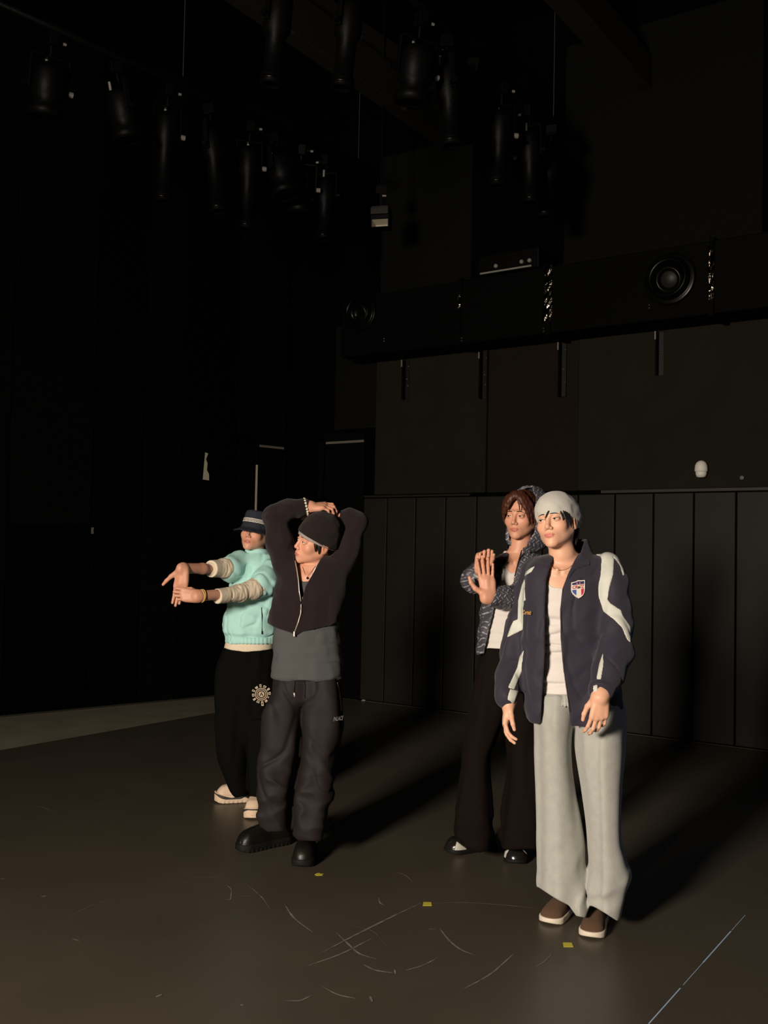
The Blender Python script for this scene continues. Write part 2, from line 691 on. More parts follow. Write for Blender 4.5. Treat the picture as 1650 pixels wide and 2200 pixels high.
wall_r = tag(MB().box((SC - 0.3, -0.25, 0), (9.0, 0, H_ROOM), MR).build('wall_right', M_BLACK), kind='structure')
wall_l = tag(MB().box((-8.0, -0.25, 0), (LC + 0.3, 0, H_ROOM), ML).build('wall_left', M_BLACK), kind='structure')


def wpanel(parent, a, b, z0, z1, t, m, M=MR, name='wall_panel', bevel=0.004):
    return MB().box((a, 0.0, z0), (b, t, z1), M).build(name, m, parent, bevel=bevel)


# cloth panels of the right wall above the wainscot, and above the duct
ZW = 2.075
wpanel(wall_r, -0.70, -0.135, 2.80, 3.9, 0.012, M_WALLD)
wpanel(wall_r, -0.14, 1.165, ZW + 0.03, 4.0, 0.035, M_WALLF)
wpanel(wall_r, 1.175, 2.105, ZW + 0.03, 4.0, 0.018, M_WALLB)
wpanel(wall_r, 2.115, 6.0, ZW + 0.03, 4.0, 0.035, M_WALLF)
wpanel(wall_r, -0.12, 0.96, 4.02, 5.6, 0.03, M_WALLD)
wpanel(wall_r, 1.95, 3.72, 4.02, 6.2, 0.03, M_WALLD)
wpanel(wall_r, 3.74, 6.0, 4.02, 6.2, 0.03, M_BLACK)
# wainscot boards, equal widths with open joints
PW, PX0 = 0.3496, 0.032
for i in range(-1, 18):
    a = PX0 + PW * i + 0.007 if i >= 0 else -0.262
    b = PX0 + PW * (i + 1) - 0.007
    o = MB().box((a, 0.0, 0.015), (b, 0.045, ZW - 0.008), MR).build('wainscot_board', M_WAIN, wall_r, bevel=0.006)
tag(MB().box((-0.262, 0.0, ZW), (1.0, 0.05, ZW + 0.022), MR).build('trim_1', M_WAIN, bevel=0.004), kind='structure')
tag(MB().box((2.35, 0.0, ZW), (6.3, 0.055, ZW + 0.028), MR).build('trim_2', M_RAIL, bevel=0.004), kind='structure')

# door in the right wall beside the wainscot and the double door in the left wall
def door(n, M, a, b, h, hdr):
    d = MB().box((a, 0.0, 0), (b, 0.03, h), M).build('door_%d' % n, M_DOOR, bevel=0.004)
    tag(d, kind='structure')
    mbx = MB()
    mbx.box((a - 0.07, 0.0, 0), (a, 0.06, h + 0.07), M)
    mbx.box((b, 0.0, 0), (b + 0.012, 0.05, h + 0.07), M)
    mbx.box((a - 0.07, 0.0, h), (b + 0.012, 0.06, h + 0.07), M)
    mbx.build('door_frame', M_DOOR, d)
    MB().box((hdr[0], 0.03, h - 0.028), (hdr[1], 0.036, h - 0.004), M).build('header_strip', M_STRIP, d)  # paler strip painted for the reflection on the door top
    mbx = MB()
    mbx.box((a + 0.08, 0.03, 1.0), (a + 0.11, 0.05, 1.16), M)
    mbx.tube([M @ Vector((a + 0.095, 0.05, 1.09)), M @ Vector((a + 0.095, 0.085, 1.09)), M @ Vector((a + 0.21, 0.085, 1.09))], 0.009)
    mbx.build('door_handle', M_STEEL, d)
    return d


door(1, MR, -0.80, -0.275, 2.68, (-0.79, -0.235 - 0.04))
d2 = door(2, ML, 0.49, 0.86, 2.645, (0.50, 0.85))
# a pale strip painted for the lit door gap stands along the left jamb, with a torn paper notice beside it
MB().box((0.462, 0.06, 0.6), (0.478, 0.075, 2.42), ML).build('jamb_edge', M_REFL, d2)
# cloth panels of the left wall
for a, b, m, z0, z1 in ((-6.0, -2.2, M_CURT, 0.02, 6.3), (-2.19, -1.40, M_BLACK, 0.02, 1.66), (-2.19, -1.40, M_CURT, 1.70, 6.3),
                        (-1.385, -0.86, M_BLACK, 0.02, 6.3), (-0.85, -0.45, M_CURT, 0.02, 6.3), (-0.44, 0.24, M_BLACK, 0.02, 6.3),
                        (0.25, 0.44, M_CURT, 0.02, 2.6), (0.25, 0.88, M_CURT, 2.74, 6.3)):
    wpanel(wall_l, a, b, z0, z1, 0.03, m, ML, 'cloth_panel', 0.006)
tag(MB().box((-6, 0.0, 0.0), (0.42, 0.035, 0.015), ML).build('baseboard_left', M_RAIL), kind='structure')

pn = onwall(438, 1010, False)
V = [(0, 0), (0.075, -0.004), (0.07, 0.06), (0.045, 0.10), (0.05, 0.17), (0.03, 0.21), (0.055, 0.27), (0.02, 0.28), (0.01, 0.15)]
mb = MB()
mb.add([ML @ Vector((pn[0] - 0.03 + x, 0.034, pn[1] - 0.10 + z)) for x, z in V] + [ML @ Vector((pn[0] - 0.03 + x, 0.031, pn[1] - 0.10 + z)) for x, z in V],
       [list(range(9)), list(range(9, 18))[::-1]] + [[i, i + 9, (i + 1) % 9 + 9, (i + 1) % 9] for i in range(9)])
tag(mb.build('paper_notice', M_REFL), 'small torn pale paper notice stuck on the black left wall', 'notice')
sw = onwall(195, 1140, False)
mb = MB(); mb.box((sw[0] - 0.012, 0.03, sw[1] - 0.03), (sw[0] + 0.012, 0.038, sw[1] + 0.03), ML)
mb.box((sw[0] - 0.005, 0.038, sw[1] - 0.01), (sw[0] + 0.005, 0.044, sw[1] + 0.01), ML)
tag(mb.build('wall_switch', M_GREYD, bevel=0.002), 'tiny pale switch on the black left wall', 'switch')

# ================================================================== dance mat: vinyl strips laid square to the right wall
_tm = radians(57.0)
DU, DV = Vector((cos(_tm), sin(_tm), 0)), Vector((sin(_tm), -cos(_tm), 0))     # along the strip, across it (to the right)
V_EDGE = Vector(G(460, 1532)).dot(DV)
V_SEAM = (Vector(G(1405, 2195)).dot(DV) + Vector(G(1570, 1998)).dot(DV)) / 2
SW = (V_SEAM - V_EDGE) / 3
dmat = tag(empty('dance_mat', (0, 4, 0)), 'black vinyl dance mat of wide strips covering the studio floor', 'mat')


def at_mat(u, v, z):
    return DU * u + DV * v + Z3 * z


def mp(parent, o):
    o.parent = parent
    o.matrix_parent_inverse = Matrix.Translation(parent.location).inverted()
    return o


def clip_u(v):
    """far end of a strip, a little short of the right wall or of the left wall"""
    us = []
    for o, n in ((RO, RN), (LO, LN)):
        # point DU*u + DV*v with distance 0.02 from the wall
        us.append((0.06 - (DV * v - o).dot(n)) / DU.dot(n) if abs(DU.dot(n)) > 1e-3 else 99)
    return us[0]


for k in range(-1, 6):
    v0, v1 = V_EDGE + SW * k + 0.0004, V_EDGE + SW * (k + 1) - 0.0004
    if k < 0: continue
    u0 = -3.0
    e0, e1 = clip_u(v0), clip_u(v1)
    P = [at_mat(u0, v0, 0), at_mat(u0, v1, 0), at_mat(e1, v1, 0), at_mat(e0, v0, 0)]
    mb = MB()
    mb.add([p for p in P] + [p + Z3 * 0.003 for p in P], [[3, 2, 1, 0], [4, 5, 6, 7], [0, 1, 5, 4], [1, 2, 6, 5], [2, 3, 7, 6], [3, 0, 4, 7]])
    mp(dmat, mb.build('mat_strip', M_MAT))

# edge highlight along one seam, painted as a pale broken strip
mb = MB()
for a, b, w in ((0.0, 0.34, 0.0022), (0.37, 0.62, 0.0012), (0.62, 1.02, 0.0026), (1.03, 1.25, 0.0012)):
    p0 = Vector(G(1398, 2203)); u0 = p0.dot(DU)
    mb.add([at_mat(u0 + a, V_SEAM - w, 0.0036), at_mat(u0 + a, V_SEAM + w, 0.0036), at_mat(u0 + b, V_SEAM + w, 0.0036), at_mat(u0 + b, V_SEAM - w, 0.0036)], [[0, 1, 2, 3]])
mp(dmat, mb.build('seam_tape', M_SEAMGLINT))


def ribbon(pts, w, z, taper=True):
    """flat mark on the floor from photo points"""
    P = [Vector(G(x, y, z)) for x, y in pts]
    # resample smoothly
    n = 18
    t = np.linspace(0, len(P) - 1, n)
    idx = np.arange(len(P))
    xs = _pchip(idx, [p.x for p in P], t); ys = _pchip(idx, [p.y for p in P], t)
    V, F = [], []
    for i in range(n):
        a, b = max(i - 1, 0), min(i + 1, n - 1)
        d = Vector((xs[b] - xs[a], ys[b] - ys[a], 0)).normalized()
        q = Vector((-d.y, d.x, 0))
        k = w * ((sin(pi * (i + 0.4) / n) ** 0.7) if taper else 1) * random.uniform(0.7, 1.2)
        c = Vector((xs[i], ys[i], z))
        V += [c - q * k, c + q * k]
        if i: F.append([2 * i - 2, 2 * i - 1, 2 * i + 1, 2 * i][::-1])
    return V, F


SC_LIST = [
    ([(690, 2047), (770, 2005), (840, 1970), (905, 1940)], 0.007), ([(918, 1941), (1000, 1939), (1090, 1945), (1160, 1952)], 0.0035),
    ([(722, 2003), (745, 2025), (775, 2050), (808, 2060)], 0.007), ([(660, 2075), (730, 2050), (800, 2015)], 0.006),
    ([(945, 1995), (965, 2020), (990, 2040), (1020, 2052)], 0.008), ([(920, 1996), (935, 1996)], 0.004),
    ([(813, 1928), (817, 1940), (826, 1945)], 0.005), ([(848, 1873), (870, 1880), (887, 1895)], 0.004),
    ([(530, 1900), (560, 1925), (580, 1952)], 0.0035), ([(485, 1900), (497, 1912), (495, 1932), (484, 1933)], 0.004),
    ([(610, 1940), (630, 1970), (672, 2003)], 0.006), ([(780, 2072), (810, 2085), (845, 2090)], 0.007),
    ([(870, 2085), (905, 2075), (940, 2058)], 0.006), ([(607, 2150), (640, 2150), (670, 2138)], 0.006), ([(690, 2118), (730, 2138), (765, 2145)], 0.006),
    ([(995, 2125), (1050, 2095), (1105, 2048)], 0.006), ([(1150, 2078), (1170, 2065), (1185, 2050)], 0.004), ([(848, 2083), (850, 2094)], 0.006),
    ([(795, 2140), (800, 2152)], 0.008), ([(80, 1732), (95, 1735), (118, 1746)], 0.003), ([(0, 1888), (12, 1888)], 0.006), ([(375, 1905), (430, 1884), (490, 1886)], 0.002),
    ([(150, 1968), (210, 1940), (240, 1933)], 0.002), ([(335, 2142), (348, 2136)], 0.010), ([(515, 2158), (524, 2160)], 0.008), ([(88, 1926), (101, 1925)], 0.012),
    ([(155, 2017), (172, 2021)], 0.006), ([(740, 1985), (800, 2000), (830, 2030)], 0.002), ([(680, 2052), (900, 1942)], 0.002), ([(560, 1922), (500, 1928)], 0.0025),
]
for k, (pts, w) in enumerate(SC_LIST):
    V, F = ribbon(pts, w * 0.62, 0.0034 + 0.00006 * k)
    mp(dmat, MB().add(V, F).build('scuff_mark', M_SCUFF))

for px, py, lab, sh in ((686, 1880, 'crumpled yellow tape scrap on the mat beside the black boots', 1), (918, 1944, 'small yellow tape mark at the end of the long curved scuff', 0),
                        (1220, 2032, 'yellow tape mark on the mat in front of the brown shoes', 0)):
    c = Vector(G(px, py))
    R = Matrix.Rotation(random.uniform(-0.3, 0.2), 4, 'Z')
    hw, hh = (0.019, 0.024)
    o2 = [(-hw, -hh), (hw, -hh * 0.8), (hw * 0.9, hh), (-hw * 0.9, hh * 0.9)]
    if sh: o2 = [(-hw * .9, -hh * .6), (-hw * .2, -hh * .9), (hw, -hh * .4), (hw * .6, 0), (hw * .9, hh * .5), (0, hh * .4), (-hw * .4, hh * .8), (-hw, hh * .1)]
    n = len(o2)
    V = [c + R @ Vector((x, y, 0.0045)) for x, y in o2] + [c + R @ Vector((x, y, 0.0032)) for x, y in o2]
    tag(MB().add(V, [list(range(n)), list(range(n, 2 * n))[::-1]] + [[(i + 1) % n, i, i + n, (i + 1) % n + n] for i in range(n)]).build('floor_tape', M_YELLOW), lab, 'tape', 'yellow tape marks on the mat')

# ================================================================== air duct along the right wall
ZB, ZT, D0, D1 = 3.46, 4.05, 0.10, 0.45
duct = tag(empty('air_duct', tuple(MR @ Vector((0.5, 0.2, ZB)))), 'long black rectangular air duct along the right wall above the cloth panels', 'duct')
cuts = [-0.30, onwall(988, 690, off=D1)[0], onwall(1180, 640, off=D1)[0], onwall(1530, 600, off=D1)[0], 5.2]
for a, b in zip(cuts[:-1], cuts[1:]):
    mp(duct, MB().box((a + 0.006, D0, ZB), (b - 0.006, D1, ZT), MR).build('duct_section', M_DUCT, bevel=0.01))
for c in cuts[1:-1]:
    mbx = MB()
    mbx.box((c - 0.02, D0 - 0.01, ZB - 0.02), (c + 0.02, D1 + 0.02, ZB), MR); mbx.box((c - 0.02, D0 - 0.01, ZT), (c + 0.02, D1 + 0.02, ZT + 0.02), MR)
    mbx.box((c - 0.02, D1, ZB), (c + 0.02, D1 + 0.018, ZT), MR)
    mp(duct, mbx.build('flange', M_DUCT))


def foil(s, z0, z1, w, off):
    """crumpled foil tape: a strip of random facets"""
    r = random.Random(int(s * 100))
    nz, nx = 14, 4
    V, F = [], []
    for j in range(nz + 1):
        for i in range(nx + 1):
            V.append(MR @ Vector((s + (i / nx - 0.5) * w + r.uniform(-.004, .004), off + (0.004 if i in (0, nx) else r.uniform(0.002, 0.016)), z0 + (z1 - z0) * j / nz + r.uniform(-.01, .01))))
            if i and j:
                k = j * (nx + 1) + i
                F += [[k - nx - 2, k - nx - 1, k], [k - nx - 2, k, k - 1]]
    return MB().add(V, F).build('foil_tape', M_FOIL)


sA, zA = onwall(1180, 572, off=D1); sA2, zA2 = onwall(1180, 692, off=D1)
mp(duct, foil(sA, zA2, zA, 0.085, D1 + 0.022))
sB, zB = onwall(1530, 520, off=D1); sB2, zB2 = onwall(1528, 645, off=D1)
mp(duct, foil(sB, zB2, zB, 0.045, D1 + 0.022))
sC, zC = onwall(988, 633, off=D1); _, zC2 = onwall(988, 662, off=D1)
mp(duct, foil(sC, zC2, zC, 0.04, D1 + 0.022))

for px, py, r in ((1440, 600, 0.215), (776, 672, 0.19)):
    s, z = onwall(px, py, off=D1)
    Mn = Matrix((( RU.x, 0, RN.x, 0), (RU.y, 0, RN.y, 0), (0, 1, 0, 0), (0, 0, 0, 1)))
    Mn = Matrix.Translation(MR @ Vector((s, D1, z))) @ Mn
    mbx = MB()
    mbx.lathe([(r, 0.0), (r, 0.02), (r * 0.97, 0.03), (r * 0.86, 0.022), (r * 0.80, 0.03), (r * 0.72, 0.075), (r * 0.68, 0.08), (r * 0.62, 0.06), (r * 0.58, 0.012)], Mn, 40)
    nz = mp(duct, mbx.build('jet_nozzle', M_NOZ, smooth=True))
    mbx = MB()
    mbx.lathe([(r * 0.57, 0.010), (r * 0.56, 0.03), (r * 0.50, 0.055), (r * 0.40, 0.06), (r * 0.36, 0.03), (r * 0.3, 0.02), (r * 0.05, 0.016)], Mn @ Matrix.Rotation(0.3, 4, 'X'), 36)
    c = mbx.build('nozzle_cone', M_NOZ, nz, smooth=True)
    if px > 1000:
        MB().lathe([(r * 0.34, 0.022), (r * 0.3, 0.034), (r * 0.02, 0.04)], Mn @ Matrix.Translation((r * 0.0, 0, 0.0)) @ Matrix.Rotation(0.3, 4, 'X'), 30).build('nozzle_core', M_NOZIN, nz, smooth=True)
# glinting screw heads along the lower flange
for px, py in ((825, 733), (992, 732), (1168, 712), (1395, 662)):
    s, z = onwall(px, py, off=D1)
    for dz in (0, 0.025):
        mp(duct, MB().lathe([(0.008, 0), (0.007, 0.006), (0.003, 0.009)], Matrix.Translation(MR @ Vector((s, D1 + 0.0, z + dz))) @ Matrix.Rotation(-_tr, 4, 'Z') @ Matrix.Rotation(radians(90), 4, 'X'), 8).build('screw_head', M_BOLT))

# perforated steel hanger strips fixed to the wall under the duct
for k, (px, y0, y1) in enumerate(((874, 757, 858), (1040, 745, 857), (1210, 727, 852), (1419, 692, 806))):
    s, zt = onwall(px, y0, off=0.05); _, zb = onwall(px, y1, off=0.05)
    zt = ZB - 0.03
    hg = empty('hanger_bracket', tuple(MR @ Vector((s, 0.04, zb))))
    tag(hg, ['black steel hanger strip under the left end of the duct', 'black steel hanger strip at the left edge of the brown wall panel',
             'black steel hanger strip at the right edge of the brown wall panel', 'black steel hanger strip under the large jet nozzle'][k], 'bracket', 'hanger strips under the duct')
    mp(hg, MB().box((s - 0.03, 0.035, zb), (s - 0.014, 0.09, zt + 0.02), MR).build('web', M_DUCT))
    mp(hg, MB().box((s - 0.014, 0.035, zb), (s + 0.028, 0.042, zt + 0.02), MR).build('flange', M_STEEL))
    for j, zz in enumerate((zt - 0.04, (zt + zb) / 2 + 0.02, zb + 0.14)):
        mp(hg, MB().lathe([(0.011, 0), (0.010, 0.006), (0.004, 0.011)], Matrix.Translation(MR @ Vector((s + (0.018, 0.0, 0.012)[j], 0.042, zz))) @ Matrix.Rotation(-_tr, 4, 'Z') @ Matrix.Rotation(radians(90), 4, 'X'), 8).build('bolt', M_BOLT))
    mp(hg, MB().box((s - 0.03, 0.08, zt - 0.05), (s - 0.022, 0.105, zt + 0.02), MR).build('clip', M_GLINT))

# flat equipment case lying on top of the duct
s0, z0 = onwall(1040, 565, off=0.4); s1, _ = onwall(1150, 548, off=0.4)
eq = empty('equipment_case', tuple(MR @ Vector(((s0 + s1) / 2, 0.3, ZT))))
tag(eq, 'flat black equipment case with worn bright edges lying on the air duct', 'case')
mp(eq, MB().box((s0 - 0.05, 0.12, ZT + 0.022), (s1 + 0.05, 0.43, ZT + 0.20), MR).build('case_body', M_RIG, bevel=0.01))
mp(eq, MB().box((s0 - 0.02, 0.43, ZT + 0.03), (s1 - 0.02, 0.436, ZT + 0.045), MR).build('edge_strip', M_GLINT))  # pale colour stands in for the shine of the edge
for t in (0.28, 0.78, 0.93):
    mp(eq, MB().lathe([(0.02, 0), (0.018, 0.012), (0.008, 0.02)], Matrix.Translation(MR @ Vector((s0 + (s1 - s0) * t, 0.436, ZT + 0.085))) @ Matrix.Rotation(-_tr, 4, 'Z') @ Matrix.Rotation(radians(90), 4, 'X'), 10).build('latch', M_GLINT))

# ================================================================== white dome sensor and small detector on the right wall
s, z = onwall(1513, 1010)
o = empty('dome_camera', tuple(MR @ Vector((s, 0.035, z - 0.07))))
tag(o, 'white egg-shaped dome camera on the right wall above the wainscot', 'camera')
Mq = Matrix.Translation(MR @ Vector((s, 0.075, z)))
mp(o, MB().lathe([(0.001, 0.075), (0.022, 0.070), (0.040, 0.055), (0.050, 0.032), (0.053, 0.005), (0.053, -0.014), (0.048, -0.020)][::-1], Mq, 28).build('housing', M_WHITE, smooth=True))
mp(o, MB().lathe([(0.046, -0.018), (0.045, -0.04), (0.036, -0.062), (0.016, -0.068)][::-1], Mq, 28).build('lens_dome', M_WHITE, smooth=True))
mp(o, MB().box((s - 0.035, 0.03, z - 0.03), (s + 0.035, 0.06, z + 0.04), MR).build('wall_plate', M_WHITE, bevel=0.005))
s, z = onwall(1597, 1027)
Mq = Matrix.Translation(MR @ Vector((s, 0.035, z))) @ Matrix.Rotation(-_tr, 4, 'Z') @ Matrix.Rotation(radians(90), 4, 'X')
tag(MB().lathe([(0.017, 0), (0.016, 0.008), (0.006, 0.012)], Mq, 16).build('wall_detector', M_GREYD), 'tiny grey round detector on the wall right of the dome camera', 'detector')
# small bright blocks added for the glints along the floor edge
for px, py, lab in ((747, 1498, 'bright flat cable clip on the floor right behind the grey vest top'), (774, 1499, 'small bright cable clip on the floor at the door corner'),
                    (781, 1506, 'small bright cable clip on the floor next to the wainscot end')):
    p = Vector(G(px, py)); mb = MB(); mb.box(p + Vector((-.02, -.01, 0.003)), p + Vector((.02, .01, .012))); mb.box(p + Vector((-.008, -.01, 0.012)), p + Vector((.008, .01, .018)))
    tag(mb.build('cable_clip', M_GLINT, bevel=0.003), lab, 'cable clip', 'cable clips on the floor')
p = Vector(G(806, 1504)); mb = MB(); mb.box(p + Vector((-.06, -.02, 0.004)), p + Vector((.05, .02, .045)))
mb.box(p + Vector((.02, -.026, 0.015)), p + Vector((.035, -.02, .03)))
tag(mb.build('floor_box', M_RIG, bevel=0.006), 'small black connector box on the floor at the wainscot corner', 'box')

# ================================================================== ceiling beams
def beam(a, b, z0, z1, w, name, lab, m=M_BEAM):
    a, b = Vector(a), Vector(b)
    d = (b - a).normalized(); q = Vector((-d.y, d.x, 0))
    V = [p + q * s_ * w / 2 + Z3 * z for z in (z0, z1) for p in (a, b) for s_ in (-1, 1)]
    o = MB().add(V, [[0, 1, 3, 2], [4, 6, 7, 5], [0, 4, 5, 1], [2, 3, 7, 6], [0, 2, 6, 4], [1, 5, 7, 3]]).build(name, m, bevel=0.01)
    return tag(o, lab, 'beam')


def hp(px, py, z):
    d = ray(px, py); t = (z - CAM_H) / d[2]
    return Vector((d[0] * t, d[1] * t, 0))


b0, b1 = hp(505, 0, 5.6), hp(885, 262, 5.6)
dv = (b1 - b0).normalized()
beam(b0 - dv * 1.5, b1 + dv * 0.6, 5.6, 5.95, 0.16, 'ceiling_beam', 'brown steel ceiling beam running between the two rows of spotlights')
b0, b1 = hp(600, 0, 6.0), hp(930, 215, 6.0)
dv = (b1 - b0).normalized()
beam(b0 - dv * 1.5, b1 + dv * 0.4, 6.0, 6.25, 0.14, 'ceiling_beam', 'upper brown ceiling beam behind the long lower beam')
b0, b1 = hp(1200, 0, 5.6), hp(1335, 150, 5.6)
dv = (b1 - b0).normalized()
beam(b0 - dv * 1.5, b1 + dv * 0.5, 5.6, 5.9, 0.20, 'ceiling_beam', 'brown ceiling beam at the top right, nearest the right wall')
# diagonal brace between the beams
mb = MB(); mb.cyl(W(886, 150, 8.3), W(868, 235, 8.5), 0.03); mb.cyl(W(905, 140, 8.3), W(880, 220, 8.5), 0.02)
tag(mb.build('beam_brace', M_BEAM), 'thin diagonal brace hanging from the ceiling beam', 'brace')

# ================================================================== lighting pipes and stage lamps
ZP = 5.05
def pipe(p0, p1, lab):
    a, b = hp(*p0, ZP), hp(*p1, ZP)
    d = (b - a).normalized()
    a, b = a - d * 1.2, b + d * 0.3
    o = MB().cyl(a + Z3 * ZP, b + Z3 * ZP, 0.025, 14).build('lighting_pipe', M_RIG, smooth=True)
    tag(o, lab, 'pipe', 'lighting pipes')
    return a, b


PA = pipe((115, 60), (745, 345), 'black lighting pipe carrying the left row of spotlights')
PB = pipe((905, 15), (1190, 262), 'black lighting pipe carrying the right row of spotlights')
for px, y0, y1, lab in ((770, 280, 345, 'thin bright suspension wire above the flood lamp'), (1189, 155, 265, 'thin bright suspension wire above the right end of the spotlight row'),
                        (393, 20, 170, 'thin suspension wire above the left spotlight row')):
    a = hp(px, y1, ZP) + Z3 * (ZP + 0.02)
    tag(MB().cyl(a, Vector((a.x, a.y, H_ROOM)), 0.0030, 6).build('suspension_wire', M_WIRE), lab, 'wire', 'suspension wires')


def lamp_proto(L, R, kind):
    root = empty('stage_spotlight')
    Mz = Matrix.Identity(4)
    # hangs from origin; body axis points down with tilt; local z down the body is -z
    c = MB(); c.box((-0.03, -0.045, -0.05), (0.03, 0.045, 0.035)); c.cyl((0, 0, -0.05), (0, 0, -0.12), 0.012, 8)
    c.box((0.03, -0.012, -0.02), (0.075, 0.012, 0.0))
    c.build('clamp', M_RIG, root, bevel=0.004)
    MB().cyl((0.075, 0, -0.01), (0.10, 0, -0.01), 0.010, 8).build('clamp_bolt', M_GLINT, root)
    y = MB()
    yw = R + 0.025
    y.box((-yw, -0.018, -0.135), (yw, 0.018, -0.12)); y.box((-yw, -0.018, -0.36), (-yw + 0.01, 0.018, -0.12)); y.box((yw - 0.01, -0.018, -0.36), (yw, 0.018, -0.12))
    y.build('yoke', M_RIG, root, bevel=0.003)
    for s_ in (-1, 1):
        MB().cyl((s_ * yw, 0, -0.33), (s_ * (yw + 0.035), 0, -0.33), 0.02, 10).build('tilt_knob', M_GLINT if s_ > 0 else M_RIG, root)
    z0 = -0.17
    prof = [(R * 0.55, z0), (R * 0.9, z0 - 0.02), (R, z0 - 0.06), (R, z0 - 0.22), (R * 0.72, z0 - 0.26)]
    if kind:
        prof += [(R * 0.72, z0 - L + 0.02), (R * 0.84, z0 - L + 0.01), (R * 0.84, z0 - L - 0.05), (R * 0.66, z0 - L - 0.05), (R * 0.6, z0 - L + 0.01)]
    else:
        prof += [(R * 1.05, z0 - 0.30), (R * 1.05, z0 - 0.36), (R * 0.85, z0 - 0.36), (R * 0.8, z0 - 0.3)]
    b = MB().lathe(prof[::-1], None, 22).build('lamp_body', M_RIG, root, smooth=True)
    MB().lathe([(R * 0.86, z0 - L * (1 if kind else 0) - (0.03 if kind else 0.345)), (R * 0.90, z0 - L * (1 if kind else 0) - (0.02 if kind else 0.33)), (R * 0.86, z0 - L * (1 if kind else 0) - (0.01 if kind else 0.31))], None, 22).build('lens_ring', M_NOZ, b, smooth=True)
    MB().lathe([(R * 0.6, z0 - L + 0.0 if kind else z0 - 0.33), (0.002, (z0 - L - 0.015) if kind else z0 - 0.345)][::-1], None, 20).build('lens', M_LENS, b, smooth=True)
    MB().cyl((0, R * 0.6, z0 + 0.0), (0, R * 0.6, z0 + 0.06), 0.01, 8).build('cable_gland', M_GLINT, b)
    return root


def copy_tree(o, parent=None):
    c = o.copy(); col.objects.link(c); c.parent = parent
    for ch in list(o.children): copy_tree(ch, c)
    return c


ORD = ['first', 'second', 'third', 'fourth', 'fifth', 'sixth', 'seventh', 'eighth', 'ninth', 'tenth']
PROT = {}
def lamps(side, line, items):
    a, b = line
    d = (b - a).normalized()
    for k, (px, kind, L, R, tilt, pan) in enumerate(items):
        # where the vertical plane of the photo column meets the pipe
        best = min(np.linspace(0, (b - a).length, 600), key=lambda t: abs(pix(np.array([tuple(a + d * t + Z3 * ZP)]))[0][0] - px))
        p = a + d * best + Z3 * ZP
        key = (kind, L, R)
        if key in PROT: root = copy_tree(PROT[key])
        else:
            root = lamp_proto(L, R, kind); PROT[key] = root
        root.location = p - Z3 * 0.078
        root.rotation_euler = (radians(tilt), 0, radians(pan))
        tag(root, '%s %s black stage spotlight from the near end of the %s row' % (ORD[k], 'long' if kind else 'short', side), 'spotlight', 'spotlights on the %s pipe' % side)


lamps('left', PA, [(112, 0, 0.3, 0.115, 8, 40), (250, 0, 0.3, 0.115, -12, 120), (362, 1, 0.62, 0.085, 4, 30), (452, 1, 0.62, 0.085, -7, 70),
                   (538, 1, 0.62, 0.085, 3, 20), (592, 0, 0.3, 0.115, -14, 60), (648, 0, 0.3, 0.115, 12, 10), (702, 1, 0.5, 0.085, 2, 160)])
lamps('right', PB, [(905, 0, 0.3, 0.115, 10, 30), (960, 1, 0.5, 0.085, -4, 100), (1020, 0, 0.3, 0.115, 14, 60), (1080, 1, 0.5, 0.085, 5, 20), (1138, 1, 0.5, 0.085, -3, 140),
                    (1186, 1, 0.5, 0.085, 4, 70)])
# two lamps of a nearer pipe, cut by the top edge of the picture
for px, py, lab, Y in ((760, -55, 'long black stage spotlight alone near the top edge, right of the beams', 6.4), (608, -70, 'long black stage spotlight at the top edge in front of the beams', 6.2)):
    root = copy_tree(PROT[(1, 0.5, 0.085)])
    root.location = W(px, py, Y)
    root.rotation_euler = (0.1, 0, 1.0)
    tag(root, lab, 'spotlight', 'spotlights hanging near the top edge')
    p = Vector(W(px, py, Y))
    MB_ = MB().cyl(p + Vector((0, 0, 0.03)), Vector((p.x, p.y, H_ROOM)), 0.02, 10).build('drop_pipe', M_RIG, smooth=True)
    tag(MB_, 'short vertical drop pipe above the %s' % ('right lamp of the top edge' if px > 700 else 'left lamp of the top edge'), 'pipe', 'drop pipes')

# flood lamp with a pale open reflector, hanging at the end of the left row
fl = W(818, 470, 9.3)
fo = empty('flood_lamp', tuple(fl))
tag(fo, 'small black flood lamp with pale open reflector hanging below the left pipe end', 'flood lamp')
s_ = 9.3 / FPX
ang = 0.10
def fb(x0, y0, x1, y1, d0, d1):
    """box from photo offsets"""
    return (x0 * s_, d0, -y1 * s_), (x1 * s_, d1, -y0 * s_)
Rz = Matrix.Rotation(radians(-14), 4, 'Z')
lo, hi = fb(-20, -22, 20, -7, -0.06, 0.1)
mb = MB(); mb.box(lo, hi, Rz); lo, hi = fb(-19, -26, 19, -23, -0.04, 0.1); mb.box(lo, hi, Rz)
o = mb.build('ballast_box', mat('flood_housing', (0.012, 0.012, 0.009), 0.6), fo, bevel=0.006)
w, h = 18 * s_, 8 * s_
V = [(-w, -0.03, -11 * s_ + 8 * s_), (w, -0.03, -11 * s_ + 8 * s_), (w, -0.03, -11 * s_ - h), (-w, -0.03, -11 * s_ - h),
     (-w * .8, 0.06, -11 * s_ + 2 * s_), (w * .8, 0.06, -11 * s_ + 2 * s_), (w * .8, 0.06, -11 * s_ - h * .7), (-w * .8, 0.06, -11 * s_ - h * .7)]
MB().add([Rz @ Vector(v) for v in V], [[0, 1, 5, 4], [1, 2, 6, 5], [2, 3, 7, 6], [3, 0, 4, 7], [4, 5, 6, 7]]).build('reflector', M_REFL, fo)
mb = MB()
